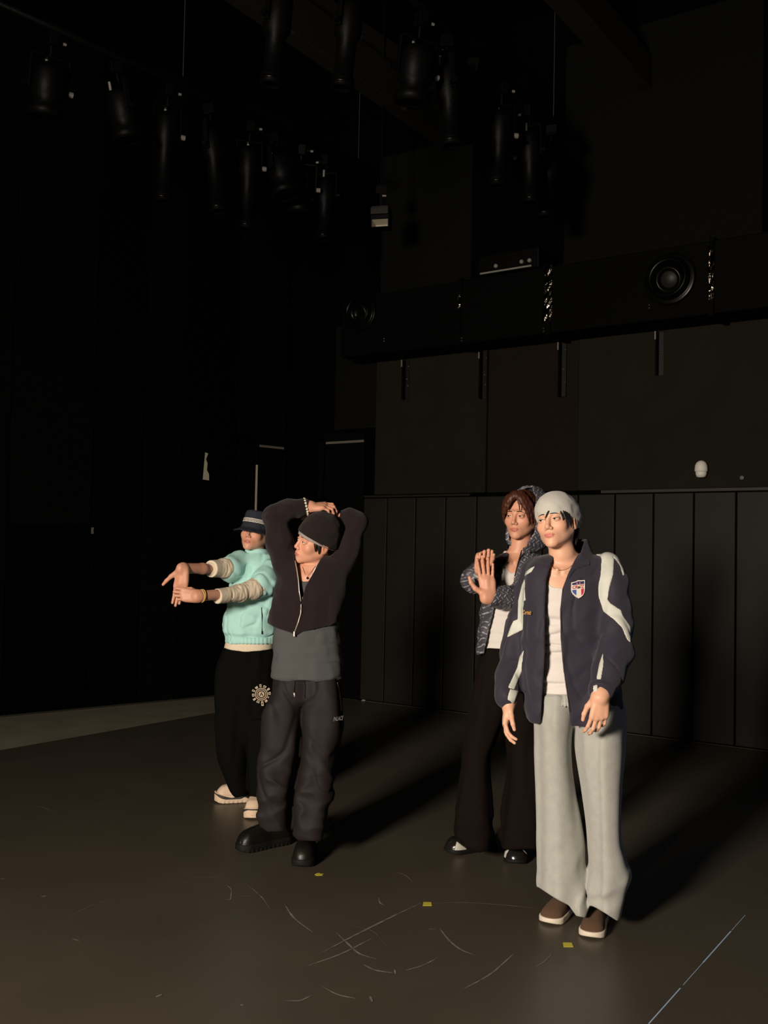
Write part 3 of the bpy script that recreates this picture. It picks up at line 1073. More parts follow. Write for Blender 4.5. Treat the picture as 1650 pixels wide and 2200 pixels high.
for x0, y0, x1, y1 in ((-20, 1, -18.2, 20), (18.2, 1, 20, 20), (-20, 19.5, 20, 21), (-20, -6, 20, 2)):
    lo, hi = fb(x0, y0, x1, y1, -0.035, 0.09); mb.box(lo, hi, Rz)
mb.build('lamp_frame', M_RIG, fo)
mb = MB(); mb.box((-0.012, 0, 26 * s_), (0.012, 0.03, 26 * s_ + 0.14)); mb.box((-0.05, -0.01, 26 * s_ + 0.12), (0.05, 0.04, 26 * s_ + 0.2)); mb.cyl((0.0, 0.015, 26 * s_ + 0.15), (0.0, 0.015, H_ROOM - fl[2]), 0.012, 8)
mb.build('hanger', M_RIG, fo, bevel=0.003)
MB().box((0.01, -0.02, 26 * s_ + 0.09), (0.045, -0.008, 26 * s_ + 0.105)).build('wing_nut', M_GLINT, fo)

# ================================================================== people: shared builders
def skin_mat(name, rgb, lip):
    m = bpy.data.materials.new(name)
    m.use_nodes = True
    nt = m.node_tree
    b = nt.nodes['Principled BSDF']
    b.inputs['Roughness'].default_value = 0.48
    b.inputs['Specular IOR Level'].default_value = 0.35
    b.inputs['Subsurface Weight'].default_value = 0.12
    b.inputs['Subsurface Radius'].default_value = (0.012, 0.005, 0.003)
    b.inputs['Subsurface Scale'].default_value = 0.6
    at = nt.nodes.new('ShaderNodeAttribute'); at.attribute_name = 'lip'
    ab = nt.nodes.new('ShaderNodeAttribute'); ab.attribute_name = 'blush'
    tc = nt.nodes.new('ShaderNodeTexCoord')
    nz = nt.nodes.new('ShaderNodeTexNoise'); nz.inputs['Scale'].default_value = 28; nz.inputs['Detail'].default_value = 4
    nt.links.new(tc.outputs['Object'], nz.inputs['Vector'])

    def mix(fac, a, c):
        x = nt.nodes.new('ShaderNodeMix'); x.data_type = 'RGBA'
        nt.links.new(fac, x.inputs[0])
        if isinstance(a, tuple): x.inputs[6].default_value = (*a, 1)
        else: nt.links.new(a, x.inputs[6])
        x.inputs[7].default_value = (*c, 1)
        return x.outputs[2]
    c1 = mix(nz.outputs[0], tuple(v * 1.06 for v in rgb), (rgb[0] * 0.95, rgb[1] * 0.90, rgb[2] * 0.87))
    c2 = mix(ab.outputs['Fac'], c1, (rgb[0] * 0.98, rgb[1] * 0.72, rgb[2] * 0.66))
    c3 = mix(at.outputs['Fac'], c2, lip)
    nt.links.new(c3, b.inputs['Base Color'])
    return m


M_SKIN = skin_mat('skin', (0.58, 0.295, 0.195), (0.43, 0.125, 0.105))
M_SKINP = skin_mat('skin_pale', (0.645, 0.37, 0.25), (0.50, 0.155, 0.13))
M_SCLERA = mat('eye_white', (0.55, 0.52, 0.48), 0.25, spec=0.5)
M_IRIS = mat('eye_dark', (0.012, 0.008, 0.006), 0.12, spec=0.7)
M_BROW = mat('brow_hair', (0.030, 0.018, 0.012), 0.7)
M_HAIRB = mat('black_hair', (0.010, 0.0075, 0.006), 0.55, spec=0.3, bump=0.4, bscale=120, stretch=(1, 1, 0.12))
M_HAIRR = mat('auburn_hair', (0.058, 0.017, 0.0075), 0.5, spec=0.35, bump=0.4, bscale=120, stretch=(1, 1, 0.12))
M_GOLD = mat('gold', (0.65, 0.45, 0.18), 0.25, metal=1.0)


def rot(yaw, pitch, roll):
    """head frame: local x = person's left, local -y = face, z up. yaw turns to the viewer's left when negative, pitch lifts the
    chin, roll leans the top of the head to the viewer's right when positive"""
    Rz = np.array(Matrix.Rotation(radians(yaw), 3, 'Z'))
    Rx = np.array(Matrix.Rotation(radians(-pitch), 3, 'X'))
    Ry = np.array(Matrix.Rotation(radians(roll), 3, 'Y'))
    return Ry @ Rz @ Rx


class Head:
    def __init__(s, c, R, k=0.97):
        s.c, s.R, s.k = np.asarray(c, float), np.asarray(R, float), k

    def w(s, p):
        return s.c + s.R @ (np.asarray(p, float) * s.k)

    def S(s, fl, lo, hi):
        """solid from a local distance function"""
        C = s.c.astype(np.float32); R = s.R.astype(np.float32)
        cor = np.array([s.w((x, y, z)) for x in (lo[0], hi[0]) for y in (lo[1], hi[1]) for z in (lo[2], hi[2])])
        return S(lambda P: fl((P - C) @ R / s.k) * s.k, cor.min(0), cor.max(0))

    def loc(s, P):
        return (P - s.c.astype(np.float32)) @ s.R.astype(np.float32) / s.k


def _sph(q, c, r):
    return np.sqrt(((q - np.array(c, np.float32)) ** 2).sum(1)) - r


def _ell(q, c, r):
    q = q - np.array(c, np.float32); r = np.array(r, np.float32)
    k0 = np.sqrt(((q / r) ** 2).sum(1)) + 1e-9
    return k0 * (k0 - 1) / (np.sqrt(((q / (r * r)) ** 2).sum(1)) + 1e-9)


def _rc(q, a, b, ra, rb):
    a, b = np.array(a, np.float32), np.array(b, np.float32)
    ab = b - a
    h = np.clip((q - a) @ ab / (ab @ ab), 0, 1)
    return np.sqrt(((q - a - h[:, None] * ab) ** 2).sum(1)) - (ra + (rb - ra) * h)


def face_f(smile=0.0, slit=0.0040):
    def f(p):
        q = p.copy(); q[:, 0] = np.abs(q[:, 0])
        d = _ell(q, (0, 0.016, 0.038), (0.077, 0.095, 0.084))
        d = smin(d, _ell(q, (0, -0.026, -0.030), (0.0645, 0.066, 0.080)), 0.03)
        d = smin(d, _rc(q, (0.051, 0.004, -0.046), (0.013, -0.071, -0.096), 0.021, 0.017), 0.024)
        d = smin(d, _sph(q, (0, -0.079, -0.101), 0.0165), 0.014)
        d = smin(d, _sph(q, (0.042, -0.058, -0.027), 0.021), 0.02)
        d = smin(d, _ell(q, (0, -0.069, -0.066), (0.031, 0.030, 0.027)), 0.018)
        d = smin(d, _rc(q, (0.010, -0.0875, 0.019), (0.042, -0.074, 0.021), 0.009, 0.008), 0.014)
        d = smax(d, -_ell(q, (0.032, -0.106, 0.001), (0.019, 0.018, 0.0115)), 0.013)
        d = smin(d, _ell(q, (0.031, -0.0790, -0.0005), (0.0165, 0.0148, 0.0125)), 0.005)
        d = smax(d, -_ell(q, (0.0312, -0.0975, -0.0012), (0.0150, 0.014, slit)), 0.0012)
        d = smin(d, _rc(q, (0, -0.089, 0.014), (0, -0.1045, -0.029), 0.0068, 0.0092), 0.013)
        d = smin(d, _sph(q, (0, -0.1065, -0.0335), 0.0102), 0.006)
        d = smin(d, _sph(q, (0.0115, -0.0985, -0.0395), 0.0074), 0.006)
        d = smax(d, -_ell(q, (0.0062, -0.106, -0.0478), (0.0036, 0.005, 0.0036)), 0.003)
        s2 = smile
        d = smin(d, _rc(q, (0.003, -0.0990, -0.0630), (0.0130, -0.0955, -0.0640 + s2 * .001), 0.0050, 0.0040), 0.004)
        d = smin(d, _rc(q, (0.0130, -0.0955, -0.0640 + s2 * .001), (0.0245 + s2 * .002, -0.0865, -0.0668 + s2 * .004), 0.0040, 0.0024), 0.004)
        d = smin(d, _rc(q, (0, -0.0975, -0.0735), (0.0120, -0.0945, -0.0722 + s2 * .001), 0.0062, 0.0050), 0.004)
        d = smin(d, _rc(q, (0.0120, -0.0945, -0.0722 + s2 * .001), (0.0215, -0.0875, -0.0690 + s2 * .004), 0.0050, 0.0024), 0.004)
        d = smax(d, -_rc(q, (0, -0.1055, -0.0682), (0.0135, -0.1020, -0.0682 + s2 * .001), 0.0020, 0.0018), 0.0022)
        d = smax(d, -_rc(q, (0.0135, -0.1020, -0.0682 + s2 * .001), (0.0262 + s2 * .002, -0.0895, -0.0672 + s2 * .0045), 0.0018, 0.0013), 0.0022)
        # ears
        e = _ell(q, (0.079, 0.014, -0.010), (0.0075, 0.0185, 0.031))
        e = smax(e, -_ell(q, (0.089, 0.010, -0.008), (0.0075, 0.0115, 0.020)), 0.004)
        d = smin(d, e, 0.006)
        # nape
        d = smin(d, _rc(q, (0, 0.030, -0.02), (0, 0.020, -0.075), 0.062, 0.050), 0.03)
        return d
    return f


def lip_mask(p, smile=0.0):
    w = 0.0245 + 0.0015 * smile
    x = np.abs(p[:, 0]); t = np.clip(x / w, 0, 1)
    mid = -0.0682 + smile * 0.0042 * t ** 2
    up = mid + 0.0078 * (1 - t ** 1.8) * (1 - 0.16 * np.exp(-(x / 0.0035) ** 2))
    dn = mid - 0.0105 * (1 - t ** 2.2)
    d = np.maximum(np.maximum(p[:, 2] - up, dn - p[:, 2]), (x - w))
    return np.where(p[:, 1] < -0.07, np.clip(0.5 - d / 0.002, 0, 1), 0)


def blush_mask(p):
    q = np.c_[np.abs(p[:, 0]), p[:, 1:]].astype(np.float32)
    a = np.exp(-((_sph(q, (0.043, -0.078, -0.028), 0.0)) / 0.022) ** 2) * 0.35
    b = np.exp(-((_sph(q, (0, -0.112, -0.036), 0.0)) / 0.012) ** 2) * 0.35
    c = np.exp(-((_sph(q, (0.080, 0.012, -0.010), 0.0)) / 0.025) ** 2) * 0.6
    return np.clip(a + b + c, 0, 1)


def on_face(hd, ff, x, z):
    """local point of the face front at (x, z)"""
    x, z = np.atleast_1d(x).astype(np.float32), np.atleast_1d(z).astype(np.float32)
    y = np.full(len(x), -0.16, np.float32)
    for _ in range(60):
        y += np.clip(ff(np.stack([x, y, z], 1)), -0.01, 0.01) * 0.7
    return np.stack([x, y, z], 1)


def face_parts(hd, ff, parent, brow=True, gaze=(0, -1, 0), browmat=None, eyes=True, slit=0.004):
    if eyes:
        for sx in (1, -1):
            V, F, mi = [], [], []
            n, m = 16, 12
            g = Vector(gaze).normalized()
            ax = g.orthogonal().normalized(); ay = g.cross(ax)
            c = Vector((0.0312 * sx, -0.0800, -0.0006))
            for j in range(m + 1):
                t = pi * j / m
                for i in range(n):
                    a = 2 * pi * i / n
                    v = c + (g * cos(t) + (ax * cos(a) + ay * sin(a)) * sin(t)) * 0.0126
                    V.append(hd.w(v))
            for j in range(m):
                for i in range(n):
                    F.append([j * n + i, j * n + (i + 1) % n, (j + 1) * n + (i + 1) % n, (j + 1) * n + i][::-1]); mi.append(1 if j < 2 else 0)
            mb = MB(); mb.v = [tuple(v) for v in V]; mb.f = F; mb.mi = mi
            mb.build('eye', [M_SCLERA, M_IRIS], parent, smooth=True)
            t = np.linspace(0, 1, 9)
            x = (0.0170 + 0.029 * t) * sx
            z = -0.0012 + slit * 1.0 * np.sqrt(np.clip(1 - ((0.0170 + 0.029 * t - 0.0312) / 0.0155) ** 2, 0.0, 1)) + 0.0004
            P = on_face(hd, ff, x, z)
            P[:, 1] -= 0.0004
            MB().tube([hd.w(p) for p in P], [0.0006, 0.0009, 0.0011, 0.0012, 0.0012, 0.0012, 0.0012, 0.0011, 0.0007], 6).build('lash_line', M_BROW, parent, smooth=True)
    if brow:
        for sx in (1, -1):
            t = np.linspace(0, 1, 9)
            x = (0.0125 + 0.0345 * t) * sx
            z = 0.0185 + 0.0055 * np.sin(pi * (0.15 + 0.75 * t)) - 0.0025 * t
            P = on_face(hd, ff, x, z)
            MB().tube([hd.w(p) for p in P], [0.0020, 0.0028, 0.0031, 0.0031, 0.0029, 0.0025, 0.0020, 0.0014, 0.0006], 8, flat=0.8).build('eyebrow', browmat or M_BROW, parent, smooth=True)


# ---------------------------------------------------------------- hands
FING = [(0.0275, 0.090, (0.041, 0.025, 0.020), 0.0088), (0.0090, 0.094, (0.045, 0.028, 0.021), 0.0090),
        (-0.0100, 0.089, (0.041, 0.026, 0.020), 0.0086), (-0.0275, 0.080, (0.032, 0.019, 0.018), 0.0076)]


def hand(wrist, ydir, back, thumb, curls, spread=4, thumb_pose=(40, 15, 20), k=1.0, palm_bend=0, tcurl=18):
    """wrist point, finger direction, direction of the back of the hand, direction of the thumb side; per finger bend angles"""
    y = np.array(ydir, float); y /= np.linalg.norm(y)
    z = np.array(back, float); z -= y * (z @ y); z /= np.linalg.norm(z)
    x = np.cross(y, z)
    if x @ np.array(thumb, float) < 0: x = -x
    o = np.array(wrist, float)
    T = lambda p: o + (x * p[0] + y * p[1] + z * p[2]) * k
    parts = []
    pal = [rc(T((0.016 - 0.011 * i, 0.004, 0)), T((fx, fy, 0.002)), 0.0150 * k, 0.0112 * k) for i, (fx, fy, _, _) in enumerate(FING)]
    pal.append(rc(T((0.0, 0.03, -0.004)), T((0.0, 0.075, -0.004)), 0.017 * k, 0.014 * k))
    pal.append(rc(T((-0.024, 0.02, -0.006)), T((-0.028, 0.065, -0.004)), 0.0125 * k, 0.010 * k))
    palm = U(0.014 * k, *pal)
    tips = []
    fs = []
    for i, (fx, fy, ls, r) in enumerate(FING):
        p = np.array((fx, fy, 0.0025)); ang = 0
        sp = radians(spread * (1.5 - i))
        seg = []
        for j, L in enumerate(ls):
            ang += radians(curls[i][j])
            q = p + L * np.array((sin(sp) * cos(ang), cos(sp) * cos(ang), -sin(ang)))
            seg.append(rc(T(p), T(q), (r - 0.0007 * j) * k, (r - 0.0007 * (j + 1)) * k))
            p = q
        fs.append(U(0.003 * k, *seg))
        tips.append((T(p), None))
    a, b, c = (radians(v) for v in thumb_pose)
    t0 = np.array((0.020, 0.018, -0.006))
    d1 = np.array((sin(a), cos(a), -sin(b))); d1 /= np.linalg.norm(d1)
    t1 = t0 + 0.044 * d1
    a2 = a - radians(tcurl)
    d2 = np.array((sin(a2), cos(a2), -sin(c))); d2 /= np.linalg.norm(d2)
    t2 = t1 + 0.033 * d2
    a3 = a2 - radians(tcurl * 0.8)
    d3 = np.array((sin(a3), cos(a3), -sin(c) * 1.2)); d3 /= np.linalg.norm(d3)
    t3 = t2 + 0.025 * d3
    thm = U(0.005 * k, rc(T(t0), T(t1), 0.0150 * k, 0.0115 * k), rc(T(t1), T(t2), 0.0112 * k, 0.0095 * k), rc(T(t2), T(t3), 0.0095 * k, 0.0075 * k))
    body = U(0.010 * k, palm, thm)
    f4 = U(0.0015 * k, *fs)
    return U(0.005 * k, body, f4)


def wrist_arm(elbow, wrist, xdir, r0=0.042, r1=0.024):
    """forearm that flattens towards the wrist"""
    e, w_ = np.array(elbow, float), np.array(wrist, float)
    x = np.array(xdir, float)
    d = w_ - e; d /= np.linalg.norm(d)
    x -= d * (x @ d); x /= np.linalg.norm(x)
    m = e * 0.68 + w_ * 0.32
    return U(0.02, rc(e, m, r0 * 0.94, r0), rc(m, w_ + x * 0.008, r0, r1), rc(m, w_ - x * 0.008, r0, r1), rc(w_ + x * 0.007, w_ + d * 0.02 + x * 0.008, r1, r1 * 0.86),
             rc(w_ - x * 0.007, w_ + d * 0.02 - x * 0.010, r1, r1 * 0.86))


# ---------------------------------------------------------------- shoes
def shoe(heel, toe, wide=1.0, style='slip', lift=0.0045):
    """heel and toe points on the floor; returns sole and upper solids"""
    h = np.array([heel[0], heel[1], lift], float); t = np.array([toe[0], toe[1], lift], float)
    L = np.linalg.norm(t - h)
    y = (t - h) / L
    x = np.array([y[1], -y[0], 0.0])
    R = np.stack([x, y, np.array([0, 0, 1.0])], 1).astype(np.float32)
    h32 = h.astype(np.float32)
    rh, rb = 0.034 * wide, 0.0455 * wide
    P = dict(slip=(0.028, 0.058, 0.088, 0.085, 0.004), boot=(0.040, 0.095, 0.130, 0.20, 0.004), chunky=(0.052, 0.098, 0.125, 0.11, 0.006), dress=(0.026, 0.072, 0.095, 0.09, 0.003))[style]
    zs, zt, zi, za, lip = P

    def fp(q):
        a, b = np.array([0, rh], np.float32), np.array([0, L - rb * 1.02], np.float32)
        p2 = q[:, :2]
        hh = np.clip((p2 - a) @ (b - a) / ((b - a) @ (b - a)), 0, 1)
        d = np.sqrt(((p2 - a - hh[:, None] * (b - a)) ** 2).sum(1)) - (rh + (rb - rh) * hh ** 0.7)
        # waist of the foot
        return d + 0.006 * np.exp(-((q[:, 1] / L - 0.40) / 0.16) ** 2)

    def prof(v):
        return np.interp(v, [0, 0.12, 0.30, 0.42, 0.55, 0.72, 0.86, 0.97, 1.03], [za * .96, za, za, zi, zi * .93, (zi + zt) / 2 * .97, zt, zt * 0.80, zt * 0.45]).astype(np.float32)

    def upper(Pw):
        q = (Pw - h32) @ R
        hgt = prof(q[:, 1] / L)
        u = np.clip((q[:, 2] - zs * 0.5) / np.maximum(hgt, 0.01), 0, 1.2)
        d = fp(q) + 0.001 + 0.030 * u ** 2.6
        return smax(smax(d, (q[:, 2] - hgt) * 0.75, 0.022), zs * 0.55 - q[:, 2], 0.002)

    def sole(Pw):
        q = (Pw - h32) @ R
        flare = 0.0
        spring = 0.010 * np.clip((q[:, 1] / L - 0.80) / 0.2, 0, 1) ** 2
        top = zs + (0.016 * np.clip((q[:, 1] / L - 0.9) / 0.1, 0, 1) if style == 'chunky' else 0)
        d = fp(q) - lip
        if style in ('boot', 'chunky'):
            d = d + 0.0035 * (np.sin(q[:, 1] * 2 * pi / 0.026) > 0.3) * (q[:, 2] < 0.014)
        return smax(smax(d, q[:, 2] - top, 0.004), spring - q[:, 2], 0.003)
    lo = np.minimum(h, t) - 0.09; hi = np.maximum(h, t) + 0.09
    lo[2] = lift - 0.004; hi[2] = za + 0.02
    fr = (h, y, x, L, R)
    return S(sole, lo, hi), S(upper, lo, hi), fr


def taper_strand(pts, r0, r1, n=7):
    """smoothed lock of hair"""
    t = np.linspace(0, len(pts) - 1, n)
    A = np.array(pts, float)
    Q = np.stack([_pchip(np.arange(len(pts)), A[:, i], t) for i in range(3)], 1)
    return chain([(Q[i], r0 + (r1 - r0) * (i / (n - 1)) ** 1.3) for i in range(n)], 0.004)


def person(name_parts, coarse, label, m, attrs=None):
    """joins the skin pieces of one person into the single body mesh"""
    VV, QQ, n = [], [], 0
    sizes = []
    for s, h in coarse:
        v, q = net(s, h, 1)
        VV.append(v); QQ.append(q + n); n += len(v)
    v, q = np.concatenate(VV), np.concatenate(QQ)
    me = npmesh('person', v, q)
    for k, f in (attrs or {}).items():
        a = me.attributes.new(k, 'FLOAT', 'POINT')
        a.data.foreach_set('value', evalf(f, v).astype(np.float32))
    o = link('person', me, m)
    tag(o, label, 'person', 'four people warming up on the dance mat')
    return o

# ================================================================== person in the navy and white jacket (nearest, right)
M_PALEKNIT = mat('pale_grey_knit', (0.45, 0.44, 0.40), 0.95, spec=0.1, bump=0.25, bscale=420, sheen=0.2)
M_SWEAT = mat('grey_sweatcloth', (0.345, 0.350, 0.318), 0.95, spec=0.1, bump=0.25, bscale=500, var=0.06, vscale=30, sheen=0.2)
M_TANK = mat('white_rib_cotton', (0.60, 0.565, 0.535), 0.9, spec=0.15, bump=0.25, bscale=160, stretch=(3, 3, 0.2))
M_NAVY = mat('navy_nylon', (0.0205, 0.0172, 0.0290), 0.72, spec=0.25, bump=0.10, bscale=70, sheen=0.1)
M_CREAM = mat('cream_nylon', (0.50, 0.51, 0.455), 0.6, spec=0.35, bump=0.12, bscale=70)
M_SUEDE = mat('brown_suede', (0.088, 0.050, 0.030), 0.95, spec=0.1, bump=0.3, bscale=600, sheen=0.03)
M_SOLE = mat('cream_rubber', (0.60, 0.53, 0.43), 0.6, bump=0.1, bscale=200)
B_WHITE = mat('badge_white', (0.62, 0.58, 0.50), 0.8)
B_NAVY = mat('badge_navy', (0.022, 0.024, 0.085), 0.8)
B_BLUE = mat('badge_blue', (0.05, 0.085, 0.30), 0.8)
B_RED = mat('badge_red', (0.45, 0.02, 0.05), 0.8)
B_PINK = mat('badge_pink', (0.62, 0.16, 0.20), 0.8)
B_GOLD = mat('badge_gold', (0.62, 0.33, 0.07), 0.7)
B_DARK = mat('badge_dark', (0.05, 0.04, 0.04), 0.8)


def build_p4():
    Y = 4.25
    hd = Head(W(1195, 1121, Y), rot(-30, 9, -9), 0.965)
    ff = face_f(1.0, 0.0032)
    head = hd.S(ff, (-0.095, -0.125, -0.14), (0.095, 0.13, 0.13))
    torso = loft([(1192, 1190, 1250, 4.30, .045), (1204, 1160, 1292, 4.30, .062), (1225, 1140, 1306, 4.29, .088), (1270, 1142, 1306, 4.28, .102), (1350, 1150, 1296, 4.28, .100),
                  (1420, 1152, 1288, 4.29, .098), (1480, 1150, 1300, 4.29, .105), (1530, 1160, 1330, 4.29, .10)])
    nb = W(1220, 1216, 4.295)
    neck = chain([(hd.w((0, 0.020, -0.055)), 0.054), (hd.w((0, 0.018, -0.115)) * 0.7 + nb * 0.3, 0.0495), (nb, 0.058)], 0.02)
    # collar bones and the hollow of the throat
    clav = U(0.006, rc(W(1196, 1228, 4.205), W(1150, 1216, 4.255), 0.010, 0.009), rc(W(1212, 1228, 4.205), W(1265, 1208, 4.25), 0.010, 0.009))
    upper = U(0.03, neck, torso)
    upper = U(0.018, upper, clav)
    skin = U(0.012, head, upper)
    # arms and hands
    wl, wr_ = W(1291, 1492, 3.99), W(1093, 1508, 4.222)
    el, er = W(1320, 1385, 4.15), W(1110, 1388, 4.395)
    hl = hand(wl, (-0.14, -0.22, -1.0), (0.15, -1.0, 0.3), (-1, 0, 0), [(22, 30, 22), (26, 32, 22), (30, 34, 22), (32, 34, 22)], 6, (30, 30, 25), 0.98)
    hr = hand(wr_, (-0.16, -0.12, -1.0), (-1.0, 0.1, 0.1), (0, -1, 0), [(26, 26, 18), (20, 24, 18), (15, 22, 16), (12, 22, 16)], 5, (20, 18, 22), 0.94)
    al = U(0.012, wrist_arm(el, wl, (1, -.2, 0), .034), hl)
    ar = U(0.012, wrist_arm(er, wr_, (0, 1, 0), .029, .023), hr)
    arms = U(0.02, chain([(W(1300, 1222, 4.23), .048), (el, .036)]), chain([(W(1152, 1236, 4.33), .046), (er, .036)]))
    legs = U(0.02, chain([(W(1195, 1540, 4.30), .06), (W(1203, 1750, 4.29), .045), (W(1222, 1905, 4.33), .035)]),
             chain([(W(1290, 1540, 4.28), .065), (W(1298, 1750, 4.24), .045), (W(1298, 1915, 4.28), .035)]))
    z_cut = W(1200, 1300, Y)[2]
    fine = skin.keep(lambda P: z_cut - P[:, 2], lo=(-9, -9, z_cut - 0.01))
    coarse = U(0.02, torso, arms, legs)
    body = person('p4', [(fine, 0.0021), (al, 0.0026), (ar, 0.0026), (coarse.grow(-0.004), 0.010)],
                  'person in grey beanie and open navy and cream jacket, standing nearest with arms lowered', M_SKINP,
                  {'lip': lambda P: lip_mask(hd.loc(P), 1.0), 'blush': lambda P: blush_mask(hd.loc(P))})
    face_parts(hd, ff, body, gaze=(-0.15, -1, 0.02), slit=0.0032)

    # hair: sides and nape under the beanie, two loose locks on the forehead
    st = waves(0.012, 3, (1, 1, 0.12))
    cap = hd.S(lambda q: smax(smax(_ell(q, (0, 0.024, 0.026), (0.085, 0.098, 0.094)), q[:, 2] - 0.05, 0.01), -(q[:, 1] + 0.034 + 0.30 * (q[:, 2] + 0.01)), 0.012)
               + 0.0022 * st(q), (-.1, -.06, -.12), (.1, .14, .08))
    ear_cut = lambda P: (lambda q: _ell(np.c_[np.abs(q[:, 0]), q[:, 1:]].astype(np.float32), (0.088, 0.012, -0.016), (0.024, 0.030, 0.034)))(hd.loc(P))
    cap = cap.sub(ear_cut, 0.006)
    locks = [taper_strand([hd.w(p) for p in pts], r0, r1) for pts, r0, r1 in (
        ([(0.060, -0.066, 0.030), (0.065, -0.064, 0.010), (0.067, -0.058, -0.008), (0.066, -0.054, -0.020)], .0034, .0007),
        ([(0.052, -0.076, 0.028), (0.056, -0.075, 0.012), (0.058, -0.072, -0.001), (0.057, -0.070, -0.012)], .0030, .0006),
        ([(0.065, -0.058, 0.028), (0.069, -0.054, 0.004), (0.071, -0.048, -0.014), (0.070, -0.045, -0.026)], .0036, .0007),
        ([(0.069, -0.050, 0.024), (0.073, -0.044, 0.000), (0.074, -0.038, -0.020), (0.072, -0.036, -0.034)], .0040, .0007),
        ([(0.072, -0.040, 0.02), (0.075, -0.034, -0.006), (0.075, -0.028, -0.028), (0.073, -0.026, -0.040)], .0045, .0008),
        ([(0.006, -0.098, 0.034), (-0.002, -0.101, 0.020), (-0.009, -0.1005, 0.006), (-0.014, -0.098, -0.008)], .0014, .0005),
        ([(0.010, -0.098, 0.034), (0.002, -0.102, 0.018), (-0.006, -0.102, 0.003)], .0016, .0005),
        ([(0.003, -0.098, 0.034), (-0.006, -0.101, 0.020), (-0.013, -0.099, 0.008)], .0014, .0005),
        ([(-0.066, -0.055, 0.035), (-0.071, -0.056, 0.01), (-0.071, -0.048, -0.02)], .009, .002),
        ([(0.02, 0.098, -0.03), (0.025, 0.094, -0.07), (0.03, 0.085, -0.105)], .022, .005), ([(-0.02, 0.098, -0.03), (-0.02, 0.094, -0.07), (-0.02, 0.085, -0.105)], .022, .005),
        ([(0.055, 0.07, -0.03), (0.058, 0.066, -0.065), (0.055, 0.06, -0.10)], .018, .004))]
    solid('hair', U(0.004, cap, *locks[9:]), 0.0028, M_HAIRB, body)
    solid('temple_hair', U(0.0045, *locks[:5]), 0.0016, M_HAIRB, body)
    solid('loose_lock', U(0.0008, *locks[5:7]), 0.0011, M_HAIRB, body)

    # beanie
    def hat(q):
        d = _ell(q, (0, 0.016, 0.044), (0.0900, 0.114, 0.090))
        d = smin(d, _ell(q, (0.006, 0.062, 0.026), (0.084, 0.080, 0.082)), 0.03)
        edge = np.maximum(0.013 - 0.36 * (q[:, 1] + 0.085) - 0.10 * np.abs(q[:, 0]), -0.030 - 0.1 * (q[:, 1] - 0.03))
        return smax(d, edge - q[:, 2], 0.006)
    wv = waves(0.05, 11)
    hs = hd.S(lambda q: hat(q) + 0.0016 * wv(q), (-.1, -.1, -.06), (.1, .15, .15))
    hat_o = solid('beanie', hs, 0.003, M_PALEKNIT, body)
    def hem(q):
        edge = np.maximum(0.013 - 0.36 * (q[:, 1] + 0.085) - 0.10 * np.abs(q[:, 0]), -0.030 - 0.1 * (q[:, 1] - 0.03))
        return smax(hat(q) - 0.0018, np.abs(q[:, 2] - edge - 0.008) - 0.008, 0.003)
    solid('hem', hd.S(hem, (-.1, -.1, -.06), (.1, .15, .06)), 0.003, M_PALEKNIT, hat_o)

    # tank top
    neckline = both(poly_px([(1140, 1170), (1152, 1225), (1170, 1243), (1178, 1255), (1190, 1262), (1207, 1264), (1226, 1258), (1246, 1240), (1275, 1215), (1290, 1170)]), lambda P: P[:, 1] - 4.27)
    wz = waves(0.055, 21, (0.35, 0.35, 1.5))
    fold = lambda P: 0.0032 * wz(P) * np.clip((1.42 - P[:, 2]) / 0.25, 0.15, 1)
    cz = crease(waves(0.10, 22, (0.22, 0.22, 1.25)), 0.28)
    tank_lo = loft([(1440, 1152, 1292, 4.29, .108), (1470, 1150, 1306, 4.29, .124), (1500, 1148, 1316, 4.29, .132)])
    fold2 = lambda P: fold(P) + 0.009 * cz(P) * np.clip((1.44 - P[:, 2]) / 0.15, 0, 1)
    tk = U(0.03, torso.grow(0.0065), tank_lo).bumped(fold2).sub(neckline, 0.003)
    zt = W(1200, 1487, Y)[2]
    tk = tk.keep(lambda P: zt + 0.03 * (P[:, 0] - 0.75) - P[:, 2], lo=(-9, -9, zt - 0.02))
    solid('tank_top', tk, 0.0045, M_TANK, body)
    # fine gold necklace
    nk = hits(U(0.02, skin), [(1186, 1214), (1190, 1221), (1199, 1225), (1210, 1225), (1221, 1221), (1232, 1212)], Y, 0.001)
    MB().tube(nk, 0.0011, 6).build('necklace', M_GOLD, body, smooth=True)

    # sweatpants
    pel = loft([(1478, 1152, 1322, 4.29, .118), (1510, 1151, 1334, 4.30, .130), (1540, 1156, 1336, 4.31, .115), (1556, 1165, 1330, 4.32, .09)])
    lr = loft([(1490, 1152, 1242, 4.29, .125), (1530, 1152, 1232, 4.29, .128), (1600, 1152, 1224, 4.31, .118), (1700, 1154, 1232, 4.32, .112), (1800, 1156, 1249, 4.32, .115), (1880, 1157, 1257, 4.31, .125),
               (1930, 1163, 1263, 4.29, .125), (1985, 1176, 1262, 4.29, .105)])
    ll = loft([(1490, 1226, 1330, 4.28, .125), (1530, 1232, 1340, 4.27, .135), (1600, 1239, 1343, 4.24, .130), (1700, 1256, 1337, 4.23, .115), (1800, 1267, 1336, 4.23, .110), (1865, 1268, 1352, 4.23, .12),
               (1920, 1258, 1345, 4.24, .115), (1985, 1262, 1328, 4.25, .10)])
    v1 = waves(0.13, 31, (1.3, 1.3, 0.05)); v2 = waves(0.10, 32, (0.5, 0.5, 1.2))
    zk = W(1200, 1850, Y)[2]
    fd = lambda P: 0.0125 * v1(P) + 0.0055 * v2(P) * np.clip((zk + 0.12 - P[:, 2]) / 0.15, 0, 1)
